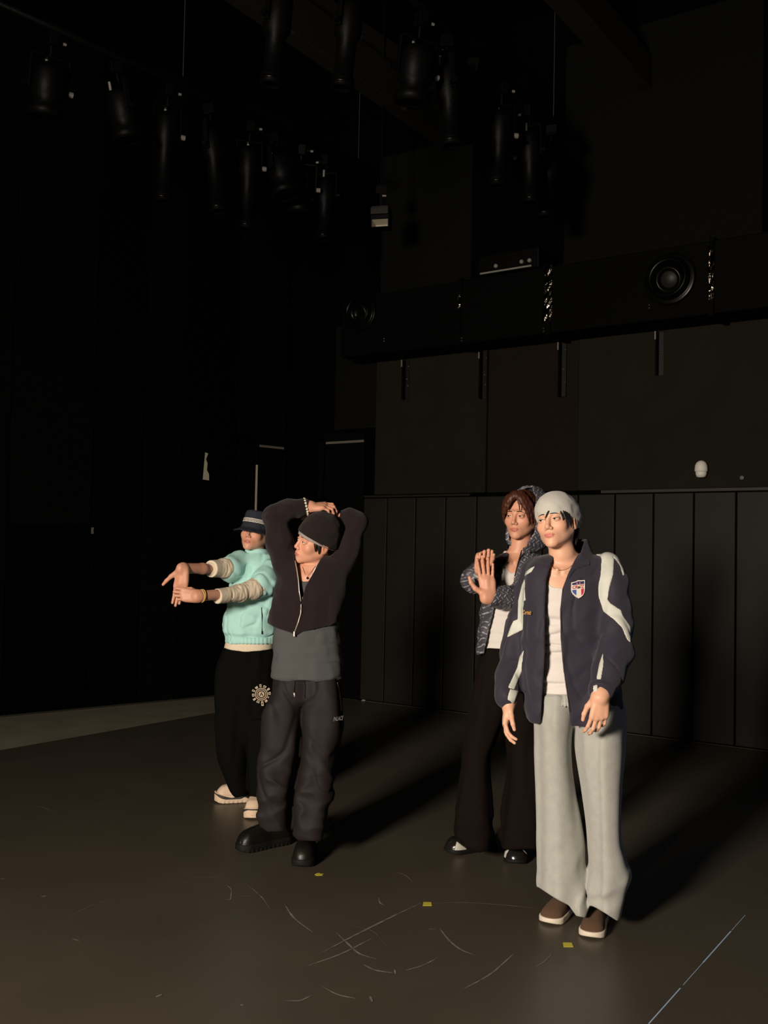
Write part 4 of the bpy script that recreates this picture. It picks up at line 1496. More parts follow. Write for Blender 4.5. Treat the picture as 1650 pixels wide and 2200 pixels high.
    cutb = both(poly_px([(1120, 1906), (1157, 1906), (1185, 1925), (1200, 1934), (1222, 1945), (1238, 1968), (1258, 1972), (1268, 1945), (1280, 1950), (1300, 1962), (1325, 1978), (1400, 1976), (1400, 2100), (1120, 2100)]))
    pants = U(0.005, U(0.012, pel, lr), ll).bumped(fd).sub(cutb, 0.004)
    po = solid('sweatpants', pants, 0.0055, M_SWEAT, body, smooth=2)
    rib = lambda P: 0.0028 * np.sin(P[:, 0] * 2 * pi / 0.013 + 6 * P[:, 1])
    wb = loft([(1482, 1153, 1320, 4.29, .118), (1490, 1149, 1328, 4.29, .138), (1509, 1146, 1338, 4.29, .147)]).bumped(rib)
    solid('waistband', wb, 0.004, M_SWEAT, po)

    # jacket
    rows = [(1192, 1172, 1296, 4.30, .070), (1200, 1150, 1312, 4.30, .090), (1220, 1128, 1322, 4.29, .118), (1260, 1123, 1322, 4.28, .135), (1350, 1120, 1320, 4.28, .148), (1450, 1121, 1326, 4.28, .152),
            (1520, 1126, 1336, 4.28, .148), (1549, 1132, 1334, 4.28, .140)]
    jt = loft(rows, 2.6)
    inner = loft(rows[1:], 2.6, -0.014, 0.10)
    sl = chain([(W(1304, 1216, 4.23), .056), (W(1312, 1250, 4.21), .064), (W(1320, 1310, 4.185), .065), (W(1323, 1350, 4.165), .065), (W(1323, 1398, 4.12), .065), (W(1308, 1446, 4.06), .058), (W(1293, 1484, 4.01), .050)], 0.03)
    sr = chain([(W(1150, 1228, 4.335), .054), (W(1136, 1270, 4.34), .054), (W(1119, 1340, 4.36), .056), (W(1107, 1398, 4.36), .058), (W(1097, 1450, 4.30), .056), (W(1087, 1494, 4.222), .053)], 0.03)
    w1 = waves(0.085, 41, (0.7, 0.7, 1.1)); w2 = waves(0.12, 42, (1.2, 1.2, 0.25))
    w5 = crease(waves(0.19, 44, (0.9, 0.9, 0.8)), 0.13)
    jf = lambda P: 0.0036 * w1(P) * np.clip((1.52 - P[:, 2]) / 0.1, 0.35, 1) + 0.0038 * w2(P) + 0.004 * w5(P)
    opening = both(poly_px([(1196, 1180), (1184, 1212), (1174, 1245), (1171, 1300), (1171, 1400), (1166, 1480), (1161, 1560), (1226, 1560), (1219, 1500), (1210, 1440), (1204, 1370), (1203, 1310), (1208, 1265), (1222, 1228), (1240, 1196), (1246, 1180)]),
                   front(4.26))
    jz = W(1290, 1540, Y)[2]
    jplain = U(0.03, jt, sl, sr)
    jbody = jplain.bumped(jf)
    jk = jbody.sub(inner.bumped(jf).f, 0.006).sub(opening, 0.004)
    # stand collar, falling open
    crow = [(1158, 1196, 1263, 4.30, .066), (1180, 1186, 1270, 4.295, .078), (1212, 1160, 1290, 4.29, .105), (1224, 1150, 1302, 4.29, .115)]
    cl = loft(crow, 2.2)
    cin = loft(crow, 2.2, -0.009, 0.08)
    copen = both(poly_px([(1140, 1130), (1190, 1150), (1186, 1200), (1178, 1222), (1170, 1240), (1225, 1240), (1240, 1205), (1254, 1166), (1262, 1130)]), front(4.29))
    collar = cl.sub(cin.f, 0.003).sub(copen, 0.003)
    jo = solid('jacket', U(0.008, jk, collar), 0.0048, M_NAVY, body)
    jall = jbody.sub(opening, 0.004)

    # collar flap lying on the left front
    fl = jall.grow(0.007).keep(poly_px([(1255, 1172), (1264, 1190), (1268, 1214), (1254, 1217), (1236, 1224), (1222, 1244), (1218, 1238), (1234, 1204), (1246, 1184)]), 0.003, (0.7, 3.9, 1.4), (0.95, 4.27, 1.62))
    solid('collar_flap', fl, 0.004, M_NAVY, jo)

    # cream panels sewn on shoulders and sleeves
    def panel(poly, lo=None, hi=None, yb=4.45):
        s = jall.grow(0.0028).keep(both(poly_px(poly), front(yb)), 0.002)
        P = np.array([W(x, y, 4.2) for x, y in poly])
        s.lo = np.maximum(s.lo, P.min(0) - np.array([.03, .35, .03])); s.hi = np.minimum(s.hi, P.max(0) + np.array([.03, .35, .03]))
        return s
    solid('cream_stripe', panel([(1261, 1171), (1283, 1174), (1302, 1181), (1318, 1187), (1320, 1202), (1318, 1234), (1309, 1266), (1306, 1288), (1312, 1296), (1335, 1311), (1338, 1322), (1355, 1346), (1356, 1382),
                                 (1347, 1375), (1336, 1349), (1318, 1331), (1296, 1314), (1285, 1280), (1285, 1260), (1290, 1234), (1292, 1202), (1289, 1195), (1275, 1191), (1262, 1187)], yb=4.30), 0.0042, M_CREAM, jo)
    solid('cream_stripe', panel([(1296, 1400), (1297, 1428), (1291, 1464), (1284, 1470), (1281, 1458), (1287, 1427)], yb=4.2), 0.0036, M_CREAM, jo)
    solid('cream_cuff_tab', panel([(1272, 1474), (1284, 1470), (1285, 1497), (1271, 1497)], yb=4.2), 0.0036, M_CREAM, jo)
    solid('cream_stripe', panel([(1151, 1215), (1142, 1229), (1126, 1239), (1130, 1228), (1140, 1220)]), 0.0036, M_CREAM, jo)
    solid('cream_stripe', panel([(1127, 1243), (1130, 1290), (1125, 1293), (1124, 1353), (1088, 1371), (1097, 1346), (1103, 1333), (1112, 1331), (1113, 1290), (1121, 1257)]), 0.0042, M_CREAM, jo)
    solid('cream_stripe', panel([(1126, 1395), (1122, 1426), (1121, 1443), (1106, 1481), (1097, 1480), (1091, 1477), (1111, 1434), (1116, 1411)]), 0.0036, M_CREAM, jo)
    solid('cream_cuff_tab', panel([(1096, 1480), (1115, 1484), (1109, 1499), (1103, 1516), (1096, 1506), (1090, 1504), (1092, 1491)]), 0.0036, M_CREAM, jo)
    solid('cream_piping', panel([(1314, 1184), (1328, 1196), (1338, 1212), (1343, 1236), (1338, 1237), (1332, 1215), (1322, 1202), (1311, 1191)], yb=4.30), 0.0036, M_CREAM, jo)
    # cuffs and zip edge
    for a, b in ((W(1293, 1478, 4.02), W(1291, 1490, 4.0)), (W(1088, 1488, 4.232), W(1088, 1502, 4.215))):
        d = (b - a) / np.linalg.norm(b - a)
        ring = lambda P, a=a, b=b, d=d: smax(np.abs((P - a) @ d.astype(np.float32) - 0.012) - 0.013, -1.0 + 0 * P[:, 0], 0.001)
        c = rc(a - d * 0.01, b + d * 0.02, 0.052 if a[0] > 0.7 else 0.048, 0.050 if a[0] > 0.7 else 0.046)
        solid('cuff', c.keep(ring, 0.003), 0.004, M_NAVY, jo)
    zp = hits(jk, [(1222, 1232), (1209, 1266), (1205, 1310), (1206, 1370), (1212, 1440), (1220, 1498), (1225, 1530)], 4.2, 0.001)
    MB().tube(zp, 0.0022, 6).build('zip_tape', B_DARK, jo, smooth=True)

    # shield badge on the left chest
    sc_ = lambda pts: [(1210 + x / 23.57, 1230 + y / 23.57) for x, y in pts]
    outl = sc_([(420, 500), (530, 480), (640, 450), (700, 415), (765, 388), (930, 396), (1085, 376), (1106, 420), (1100, 800), (1075, 1010), (1010, 1140), (900, 1250), (785, 1310), (640, 1225), (500, 1105), (425, 980), (405, 850), (415, 660)])
    pl = Plate(jplain, outl, 4.2, 0.006)
    mb = MB()
    rim = pl.at(outl, 0); back = rim - pl.n * 0.010
    n = len(outl)
    mb.add(list(rim) + list(back), [list(range(n))[::-1]] + [[i, (i + 1) % n, (i + 1) % n + n, i + n] for i in range(n)], 0)
    polys = [(sc_([(455, 545), (560, 515), (660, 488), (770, 440), (930, 446), (1062, 425), (1066, 572), (860, 598), (640, 622), (452, 640)]), 1, 1),
             (sc_([(455, 885), (670, 870), (665, 1165), (560, 1085), (470, 985)]), 2, 1), (sc_([(905, 838), (1050, 800), (1038, 1000), (985, 1105), (918, 1170)]), 3, 1)]
    for cx, cy in ((705, 555), (842, 530)):
        polys.append((sc_([(cx + 46 * cos(a) * (1 if k % 2 else .62), cy + 46 * sin(a) * (1 if k % 2 else .62)) for k, a in enumerate(np.linspace(0, 2 * pi, 11)[:-1])]), 4, 2))
    polys += [(sc_([(730, 815), (850, 800), (865, 740), (800, 660), (735, 730)]), 5, 2), (sc_([(750, 690), (800, 630), (850, 660), (800, 720)]), 6, 3)]
    plate_polys(mb, pl, polys)
    plate_text(mb, pl, 'CR', 1210 + 462 / 23.57, 1230 + 835 / 23.57, 262 / 23.57, -24 / 23.57, 0, -168 / 23.57, 3, 3, 0.3, 0.025)
    plate_text(mb, pl, 'TZ', 1210 + 862 / 23.57, 1230 + 800 / 23.57, 195 / 23.57, -16 / 23.57, 0, -180 / 23.57, 3, 3, 0.3, 0.025)
    mb.build('badge', [B_WHITE, B_NAVY, B_BLUE, B_RED, B_PINK, B_DARK, B_GOLD], jo)
    mb = MB()
    pl = Plate(jplain, [(1123, 1309), (1142, 1309), (1142, 1322), (1123, 1322)], 4.2, 0.010)
    plate_text(mb, pl, 'Corteiz', 1123.4, 1320.0, 18.0, 0.6, 0, -9.4, 0, 0, 0.35, 0.015)
    mb.build('yellow_script', B_GOLD, jo)

    # slip-on shoes
    for nm, heel, toe in (('r', G(1216, 1958), G(1176, 1990)), ('l', G(1293, 1964), G(1268, 2021))):
        d = (toe - heel)[:2]; d /= np.linalg.norm(d)
        heel = np.array([toe[0] - d[0] * 0.285, toe[1] - d[1] * 0.285])
        so, up, _ = shoe(heel, toe, 1.08, 'slip')
        uo = solid('shoe', up, 0.0035, M_SUEDE, body)
        solid('sole', so, 0.0035, M_SOLE, uo)
    return body


P4 = build_p4()

# ================================================================== person in the dark zip knit with arms over the head
M_KNIT = mat('dark_brown_knit', (0.0132, 0.0084, 0.0094), 0.92, spec=0.1, bump=0.35, bscale=380, sheen=0.08)
M_BKNIT = mat('black_brown_beanie_knit', (0.0145, 0.0098, 0.0095), 0.95, spec=0.1, bump=0.35, bscale=420, sheen=0.06)
M_GREYTEE = mat('grey_cotton', (0.068, 0.071, 0.071), 0.95, spec=0.1, bump=0.2, bscale=400)
M_LINING = mat('grey_lining', (0.27, 0.235, 0.225), 0.85, bump=0.15, bscale=300)
M_TROU = mat('brown_nylon', (0.0130, 0.0098, 0.0098), 0.7, spec=0.2, bump=0.08, bscale=120)
M_BOOT = mat('black_leather', (0.0055, 0.0052, 0.0036), 0.42, spec=0.32, bump=0.08, bscale=150)
M_RUBBER = mat('black_rubber', (0.005, 0.005, 0.0045), 0.7, spec=0.2)
M_ZIP = mat('bright_zip', (0.62, 0.55, 0.47), 0.35, metal=0.6)
M_PEARL = mat('pearl', (0.55, 0.50, 0.38), 0.3, spec=0.6)
M_PRINT = mat('pale_print', (0.75, 0.70, 0.66), 0.8)


def build_p2():
    Y = 5.06
    hd = Head(W(680, 1164, Y), rot(-56, -25, 33), 0.965)
    ff = face_f(-0.3, 0.0042)
    head = hd.S(ff, (-0.095, -0.125, -0.14), (0.095, 0.13, 0.13))
    nb = W(672, 1236, 5.10)
    neck = chain([(hd.w((0, 0.020, -0.055)), 0.052), (hd.w((0, 0.018, -0.105)) * 0.7 + nb * 0.3, 0.048), (nb, 0.058)], 0.02)
    torso = loft([(1208, 640, 705, 5.11, .05), (1218, 618, 732, 5.11, .075), (1250, 604, 738, 5.10, .098), (1320, 596, 728, 5.09, .100), (1400, 594, 728, 5.09, .100), (1462, 596, 726, 5.09, .10)])
    clav = U(0.006, rc(W(660, 1238, 5.02), W(630, 1226, 5.07), .009, .008), rc(W(672, 1238, 5.02), W(705, 1222, 5.07), .009, .008))
    skin = U(0.012, head, U(0.018, U(0.03, neck, torso), clav))
    er, wr_ = W(592, 1104, 5.03), W(660, 1089, 5.05)
    el, wl = W(771, 1114, 5.12), W(720, 1112, 5.13)
    hr = hand(wr_, (1.0, 0.05, 0.06), (0.05, -0.45, 1.0), (0, 1, 0.1), [(10, 48, 32), (16, 50, 34), (22, 52, 34), (28, 52, 34)], 6, (28, 30, 30), 0.95)
    hl = hand(wl, (-1.0, -0.15, 0.10), (0.15, -0.5, 1.0), (0, 1, 0.2), [(12, 18, 14), (14, 20, 14), (16, 20, 14), (18, 20, 14)], 4, (30, 20, 15), 0.92)
    ar = U(0.012, wrist_arm(er, wr_, (0, 1, 0), .032), hr)
    al = U(0.012, wrist_arm(el, wl, (0, 1, 0), .032), hl)
    arms = U(0.02, chain([(W(620, 1214, 5.08), .05), (er, .036)]), chain([(W(735, 1214, 5.11), .05), (el, .036)]))
    legs = U(0.02, chain([(W(630, 1510, 5.10), .055), (W(602, 1650, 5.05), .052), (W(600, 1755, 5.12), .03)]), chain([(W(695, 1510, 5.10), .055), (W(688, 1650, 5.04), .052), (W(668, 1770, 5.08), .03)]))
    zc = W(660, 1290, Y)[2]
    fine = skin.keep(lambda P: zc - P[:, 2], lo=(-9, -9, zc - 0.01))
    body = person('p2', [(fine, 0.0023), (ar, 0.0026), (al, 0.0026), (U(0.02, torso, arms, legs).grow(-0.004), 0.010)],
                  'person in dark beanie and dark zip cardigan stretching both arms over the head', M_SKIN,
                  {'lip': lambda P: lip_mask(hd.loc(P), -0.3), 'blush': lambda P: blush_mask(hd.loc(P))})
    face_parts(hd, ff, body, gaze=(-0.2, -1, 0.05), slit=0.0042)

    st = waves(0.012, 53, (1, 1, 0.12))
    cap = hd.S(lambda q: smax(smax(_ell(q, (0, 0.024, 0.022), (0.083, 0.096, 0.092)), q[:, 2] - 0.03, 0.01), -(q[:, 1] + 0.018 + 0.35 * (q[:, 2] + 0.02)), 0.012) + 0.0022 * st(q), (-.1, -.06, -.12), (.1, .14, .06))
    cap = cap.sub(lambda P: (lambda q: _ell(np.c_[np.abs(q[:, 0]), q[:, 1:]].astype(np.float32), (0.086, 0.012, -0.014), (0.022, 0.023, 0.032)))(hd.loc(P)), 0.006)
    locks = [taper_strand([hd.w(p) for p in pts], r0, r1) for pts, r0, r1 in (
        ([(0.070, -0.040, 0.012), (0.074, -0.036, -0.012), (0.072, -0.032, -0.034)], .009, .0015), ([(0.075, -0.020, 0.01), (0.078, -0.016, -0.02), (0.076, -0.012, -0.044)], .009, .0015),
        ([(0.03, 0.098, -0.03), (0.032, 0.094, -0.06), (0.03, 0.085, -0.09)], .02, .004), ([(-0.03, 0.098, -0.03), (-0.03, 0.094, -0.06), (-0.03, 0.085, -0.09)], .02, .004))]
    solid('hair', U(0.004, cap, *locks), 0.003, M_HAIRB, body)

    def crown(q):
        q = np.c_[q[:, :2], np.maximum(q[:, 2], 0.040)].astype(np.float32)
        d = _ell(q, (0, 0.008, 0.048), (0.0890, 0.110, 0.080))
        return smin(d, _ell(q, (0.0, 0.018, 0.096), (0.076, 0.084, 0.060)), 0.035)
    wv = waves(0.06, 61)
    def rimz(q): return 0.026 - 0.30 * (q[:, 1] + 0.08) - 0.05 * np.abs(q[:, 0])
    hs = hd.S(lambda q: smax(crown(q) + 0.002 * wv(q) - 0.003, np.maximum(rimz(q) + 0.010, -0.030) - q[:, 2], 0.006), (-.11, -.12, -.05), (.11, .15, .18))
    ho = solid('beanie', hs, 0.0032, M_BKNIT, body)
    solid('turned_lining', hd.S(lambda q: smax(crown(q) - 0.001, np.abs(q[:, 2] - np.maximum(rimz(q) + 0.004, -0.03)) - 0.009 * np.clip(1.0 - (q[:, 1] + 0.08) / 0.14, 0.15, 1), 0.002), (-.11, -.12, -.05), (.11, .15, .06)), 0.003, M_LINING, ho)

    # grey vest top
    cr3 = crease(waves(0.13, 73, (0.5, 0.5, 1.1)), 0.2)
    w3 = waves(0.10, 71, (0.6, 0.6, 1.2)); w4 = waves(0.07, 72, (1, 1, 0.6))
    tee = U(0.03, torso.grow(0.006), loft([(1330, 590, 728, 5.09, .112), (1400, 587, 733, 5.09, .122), (1440, 584, 737, 5.09, .128), (1458, 582, 739, 5.09, .128)])).bumped(lambda P: 0.004 * w3(P) + 0.002 * w4(P) + 0.006 * cr3(P) * np.clip((P[:, 0] + 0.36) / 0.12, 0.1, 1))
    tee = tee.sub(both(poly_px([(600, 1180), (640, 1244), (652, 1249), (668, 1248), (690, 1235), (740, 1180)]), front(5.09)), 0.003)
    zt = W(660, 1458, Y)[2]
    tee = tee.keep(lambda P: zt - 0.004 + 0.006 * np.sin(P[:, 0] * 30) - P[:, 2], lo=(-9, -9, zt - 0.02))
    to = solid('vest_top', tee, 0.0055, M_GREYTEE, body)
    solid('hem_band', tee.grow(0.0015).keep(lambda P: np.abs(P[:, 2] - zt - 0.016) - 0.0145, lo=(-9, -9, zt - 0.02), hi=(9, 9, zt + .05)), 0.005, M_GREYTEE, to)

    # trousers
    pel = loft([(1446, 594, 728, 5.09, .105), (1500, 586, 730, 5.10, .118), (1515, 596, 722, 5.10, .10)])
    lr = loft([(1446, 592, 672, 5.09, .108), (1490, 577, 666, 5.09, .124), (1540, 562, 650, 5.08, .112), (1610, 558, 646, 5.07, .112), (1700, 553, 632, 5.07, .11), (1765, 550, 627, 5.08, .108), (1790, 560, 626, 5.09, .10)])
    ll = loft([(1446, 648, 730, 5.08, .108), (1490, 648, 738, 5.08, .124), (1540, 645, 738, 5.07, .115), (1610, 643, 728, 5.06, .112), (1700, 629, 716, 5.05, .105), (1770, 626, 702, 5.05, .10), (1808, 628, 694, 5.06, .095)])
    v1 = waves(0.17, 81, (1.0, 1.0, 0.5)); v2 = waves(0.13, 82, (0.7, 0.7, 1.0))
    zk = W(660, 1640, Y)[2]
    v5 = crease(waves(0.24, 83, (0.9, 0.9, 0.8)), 0.16)
    fd = lambda P: 0.010 * v1(P) + 0.009 * v5(P) + 0.012 * np.abs(v2(P)) * np.clip((zk + 0.15 - P[:, 2]) / 0.2, 0.1, 1)
    tr = U(0.016, U(0.02, pel, lr), ll).bumped(fd).sub(poly_px([(520, 1772), (552, 1772), (575, 1788), (612, 1786), (626, 1792), (640, 1806), (694, 1808), (760, 1790), (760, 1900), (520, 1900)]), 0.004)
    tro = solid('trousers', tr, 0.0058, M_TROU, body, smooth=2)
    MB().tube(hits(tr, [(634, 1456), (633, 1470), (632, 1488)], Y, 0.002), 0.0022, 6).build('drawstring', M_RUBBER, tro, smooth=True)
    MB().tube(hits(tr, [(653, 1456), (656, 1475), (655, 1500)], Y, 0.002), 0.0022, 6).build('drawstring', M_RUBBER, tro, smooth=True)
    MB().tube(hits(tr, [(631.8, 1488), (633.5, 1497)], Y, 0.003), 0.0045, 8).build('drawstring_tip', M_ZIP, tro, smooth=True)
    MB().tube(hits(tr, [(724, 1466), (728, 1480), (731, 1500), (733, 1526)], Y, 0.001), 0.0030, 6).build('pocket_zip', M_ZIP, tro, smooth=True)
    pl = Plate(U(0.012, lr, ll), [(716, 1540), (737, 1538), (733, 1552), (714, 1552)], Y, 0.014)
    mb = MB(); plate_text(mb, pl, 'PALACE', 716, 1550, 22, -3.5, 0, -9, 0, 0, 0.4); mb.build('leg_lettering', M_PRINT, tro)

    # zip cardigan, hollow, open in a deep V
    rows = [(1196, 632, 722, 5.11, .075), (1212, 606, 748, 5.11, .105), (1240, 594, 752, 5.10, .125), (1290, 585, 745, 5.09, .135), (1335, 578, 733, 5.09, .136), (1372, 580, 727, 5.09, .130)]
    jt = loft(rows, 2.5)
    inner = loft(rows[1:], 2.5, -0.013, 0.10)
    sr = chain([(W(616, 1212, 5.09), .070), (W(601, 1165, 5.06), .062), (W(592, 1108, 5.03), .056), (W(622, 1093, 5.035), .047), (W(652, 1089, 5.045), .038)], 0.03)
    sl = chain([(W(733, 1214, 5.11), .068), (W(749, 1168, 5.11), .056), (W(769, 1120, 5.12), .046), (W(748, 1113, 5.125), .044), (W(724, 1112, 5.13), .036)], 0.03)
    w1 = waves(0.10, 91, (1, 1, 1)); w2 = waves(0.13, 92, (1.2, 1.2, 0.3))
    jplain = U(0.035, jt, sr, sl)
    jb = jplain.bumped(lambda P: 0.0045 * w1(P) + 0.0045 * w2(P))
    opening = both(poly_px([(636, 1180), (637, 1210), (641, 1240), (645, 1285), (648, 1297), (650, 1285), (656, 1260), (671, 1234), (690, 1200), (696, 1180)]), front(5.09))
    hem = poly_px([(540, 1338), (576, 1340), (592, 1349), (626, 1360), (634, 1366), (650, 1357), (710, 1344), (724, 1336), (780, 1330), (780, 1420), (540, 1420)])
    jk = jb.sub(inner.bumped(lambda P: 0.0045 * w1(P) + 0.0045 * w2(P)).f, 0.005).sub(opening, 0.003).sub(hem, 0.004)
    crow = [(1180, 640, 704, 5.12, .066), (1200, 628, 716, 5.11, .085), (1222, 612, 736, 5.10, .11)]
    collar = loft(crow, 2.2).sub(loft(crow, 2.2, -0.008, 0.06).f, 0.003).sub(both(poly_px([(600, 1150), (634, 1190), (637, 1240), (668, 1240), (692, 1196), (706, 1150)]), front(5.11)), 0.003)
    jo = solid('cardigan', U(0.008, jk, collar), 0.0052, M_KNIT, body)
    ja = jb.sub(opening, 0.003)
    for pts in ([(634, 1205), (638, 1225), (641, 1245), (643, 1270), (646.5, 1292)], [(693, 1197), (684, 1210), (672, 1232), (659, 1252), (653, 1270), (648.5, 1292)], [(647.5, 1292), (647, 1305), (646, 1318), (641, 1336), (633, 1358)]):
        MB().tube(hits(ja, pts, Y, 0.002), 0.0030, 6).build('zip_teeth', M_ZIP, jo, smooth=True)
    for x, y, w_, h_ in ((647.5, 1292, 2.6, 4), (647, 1302, 2.2, 4), (646.5, 1314, 2.4, 4.5), (632, 1362, 4, 5.5)):
        p = hits(ja, [(x, y)], Y, 0.005)[0]
        k = Y / FPX
        MB().box(p + np.array((-w_ * k / 2, -.004, -h_ * k)), p + np.array((w_ * k / 2, .003, h_ * k))).build('zip_pull', M_ZIP, jo, bevel=0.002)
    # pendant and bead bracelet
    pp = hits(skin, [(660.5, 1242)], Y, 0.004)[0]
    MB().lathe([(0.001, -.006), (0.005, -.003), (0.006, 0.0), (0.004, .004), (0.001, .006)], Matrix.Translation(pp), 10).build('pendant', M_RUBBER, body, smooth=True)
    MB().tube(hits(skin, [(650, 1218), (655, 1232), (660.5, 1240), (668, 1230), (678, 1216)], Y, 0.001), 0.0010, 5).build('pendant_cord', M_RUBBER, body, smooth=True)
    br = empty('bead_bracelet'); br.parent = body
    c0 = np.array(W(657.5, 1088.5, 5.048)); ax = (wr_ - er) / np.linalg.norm(wr_ - er)
    e1 = np.cross(ax, (0, 1, 0)); e1 /= np.linalg.norm(e1); e2 = np.cross(ax, e1)
    for k in range(16):
        a = 2 * pi * k / 16
        MB().lathe([(0.0005, -.0072), (0.0052, -.005), (0.0072, 0), (0.0052, .005), (0.0005, .0072)], Matrix.Translation(c0 + (e1 * cos(a) + e2 * sin(a)) * 0.0385), 10).build('bead', M_PEARL, br, smooth=True)

    # boots
    for heel, toe in ((G(640, 1808), G(509, 1833)), (G(668, 1815), G(648, 1868))):
        d = (toe - heel)[:2]; d /= np.linalg.norm(d)
        heel = np.array([toe[0] - d[0] * 0.315, toe[1] - d[1] * 0.315])
        so, up, _ = shoe(heel, toe, 1.16, 'boot')
        uo = solid('boot', up, 0.004, M_BOOT, body)
        solid('sole', so, 0.004, M_RUBBER, uo)
    return body


P2 = build_p2()

# ================================================================== person in the mint top stretching the wrist
M_MINT = mat('mint_nylon', (0.375, 0.655, 0.605), 0.68, spec=0.25, bump=0.12, bscale=60)
M_CREAMTEE = mat('cream_cotton', (0.66, 0.57, 0.43), 0.9, spec=0.1, bump=0.25, bscale=300)
M_NAVYHAT = mat('navy_hat_cloth', (0.020, 0.023, 0.032), 0.85, spec=0.15, bump=0.2, bscale=400)
M_BANDW = mat('hat_band_white', (0.52, 0.47, 0.43), 0.8)
M_BLACKP = mat('black_fleece', (0.0042, 0.0042, 0.0036), 0.97, spec=0.03, bump=0.25, bscale=300)
M_SNEAK = mat('cream_sneaker', (0.62, 0.47, 0.34), 0.75, bump=0.15, bscale=200)
M_MIDS = mat('dark_midsole', (0.035, 0.035, 0.032), 0.6)
M_YBAND = mat('yellow_band', (0.62, 0.40, 0.13), 0.5)


def build_p1():
    Y = 6.09
    hd = Head(W(549, 1144, Y), rot(-17, 5, 8), 0.965)
    ff = face_f(-0.4, 0.004)
    head = hd.S(ff, (-0.095, -0.125, -0.14), (0.095, 0.13, 0.13))
    nb = W(551, 1200, 6.12)
    neck = chain([(hd.w((0, 0.020, -0.055)), 0.052), (nb, 0.056)], 0.02)
    torso = loft([(1198, 515, 590, 6.12, .08), (1225, 505, 598, 6.12, .10), (1300, 502, 592, 6.11, .10), (1390, 496, 590, 6.11, .11)])
    skin = U(0.012, head, neck)
    er, wr_ = W(455, 1222, 5.84), W(393, 1221, 5.65)
    el, wl = W(512, 1273, 5.82), W(428, 1281, 5.60)
    hr = hand(wr_, (-0.10, -0.05, -1.0), (0.25, 1.0, 0.1), (-1, 0, -0.2), [(0, 8, 8), (0, 8, 8), (0, 10, 8), (0, 12, 10)], 0, (50, 0, 0), 1.10, tcurl=8)
    hl = hand(wl, (-1.0, -0.05, 0.10), (0.05, -1.0, 0.15), (0, 0, 1), [(16, 62, 50), (18, 64, 50), (20, 66, 50), (22, 68, 50)], 2, (24, 34, 50), 1.0)
    ar = U(0.014, wrist_arm(er, wr_, (0, 0, 1), .026, .021), hr)
    al = U(0.014, wrist_arm(el, wl, (0, 0, 1), .025, .021), hl)
    arms = U(0.02, chain([(W(512, 1214, 6.05), .042), (er, .033)]), chain([(W(575, 1240, 6.0), .042), (el, .033)]))
    legs = U(0.02, chain([(W(515, 1440, 6.12), .08), (W(507, 1580, 6.1), .055), (W(515, 1690, 6.15), .04)]), chain([(W(560, 1440, 6.12), .08), (W(560, 1590, 6.05), .055), (W(555, 1715, 6.08), .04)]))
    body = person('p1', [(skin, 0.0026), (ar, 0.0028), (al, 0.0028), (U(0.02, torso, arms, legs).grow(-0.003), 0.010)],
                  'person in navy hat and mint top stretching one wrist with both arms held out', M_SKIN,
                  {'lip': lambda P: lip_mask(hd.loc(P), -0.4), 'blush': lambda P: blush_mask(hd.loc(P))})
    face_parts(hd, ff, body, slit=0.004)
    st = waves(0.012, 153, (1, 1, 0.12))
    cap = hd.S(lambda q: smax(smax(_ell(q, (0, 0.024, 0.022), (0.082, 0.096, 0.092)), q[:, 2] - 0.03, 0.01), -(q[:, 1] + 0.012 + 0.35 * (q[:, 2] + 0.02)), 0.012) + 0.002 * st(q), (-.1, -.06, -.12), (.1, .14, .06))
    cap = cap.sub(lambda P: (lambda q: _ell(np.c_[np.abs(q[:, 0]), q[:, 1:]].astype(np.float32), (0.086, 0.012, -0.014), (0.022, 0.023, 0.032)))(hd.loc(P)), 0.006)
    solid('hair', cap, 0.0035, M_HAIRB, body)

    # bucket hat pulled down over the eyes
    HOFF = np.array([0, 0, 0.013], np.float32)

    def crown(q):
        t = np.clip((q[:, 2] - 0.02) / 0.1, 0, 1)
        rx, ry = 0.094 - 0.012 * t, 0.114 - 0.012 * t
        x, y = q[:, 0] / rx, (q[:, 1] - 0.010) / ry
        d = (np.sqrt(x * x + y * y) - 1) * 0.09
        return smax(smax(d, q[:, 2] - 0.141, 0.022), 0.012 - q[:, 2], 0.004)

    def brim(q):
        x, y = q[:, 0] / 0.094, (q[:, 1] - 0.010) / 0.114
        r = np.sqrt(x * x + y * y)
        z0 = 0.026 - (r - 1.0) * 0.062
        return smax(smax(np.abs(q[:, 2] - z0) - 0.003, (r - 1.42) * 0.09, 0.002), (0.93 - r) * 0.09, 0.002)
    wv = waves(0.05, 161)
    ho = solid('bucket_hat', hd.S(lambda q: (lambda q: smin(crown(q), brim(q), 0.008) + 0.0012 * wv(q))(q + HOFF), (-.15, -.16, -.06), (.15, .18, .15)), 0.0035, M_NAVYHAT, body)
    solid('hat_band', hd.S(lambda q: (lambda q: smax(crown(q) - 0.0022, np.abs(q[:, 2] - 0.076) - 0.0125, 0.001))(q + HOFF), (-.11, -.13, .03), (.1, .14, .10)), 0.003, M_BANDW, ho)
    for z in (0.0715, 0.0795):
        solid('hat_band_line', hd.S(lambda q, z=z: (lambda q: smax(crown(q) - 0.0046, np.abs(q[:, 2] - z) - 0.0019, 0.0008))(q + HOFF), (-.11, -.13, .03), (.1, .14, .10)), 0.0026, M_NAVYHAT, ho)

    # cream undershirt: hem below the top, pushed-up sleeves
    w3 = waves(0.05, 171, (1.6, 1.6, 0.6))
    ss_r = chain([(W(504, 1216, 6.0), .056), (W(482, 1221, 5.93), .054), (W(458, 1222, 5.86), .048)], .02)
    ss_l = chain([(W(572, 1250, 5.97), .058), (W(545, 1266, 5.90), .056), (W(515, 1274, 5.83), .048), (W(475, 1280.5, 5.725), .041)], .02)
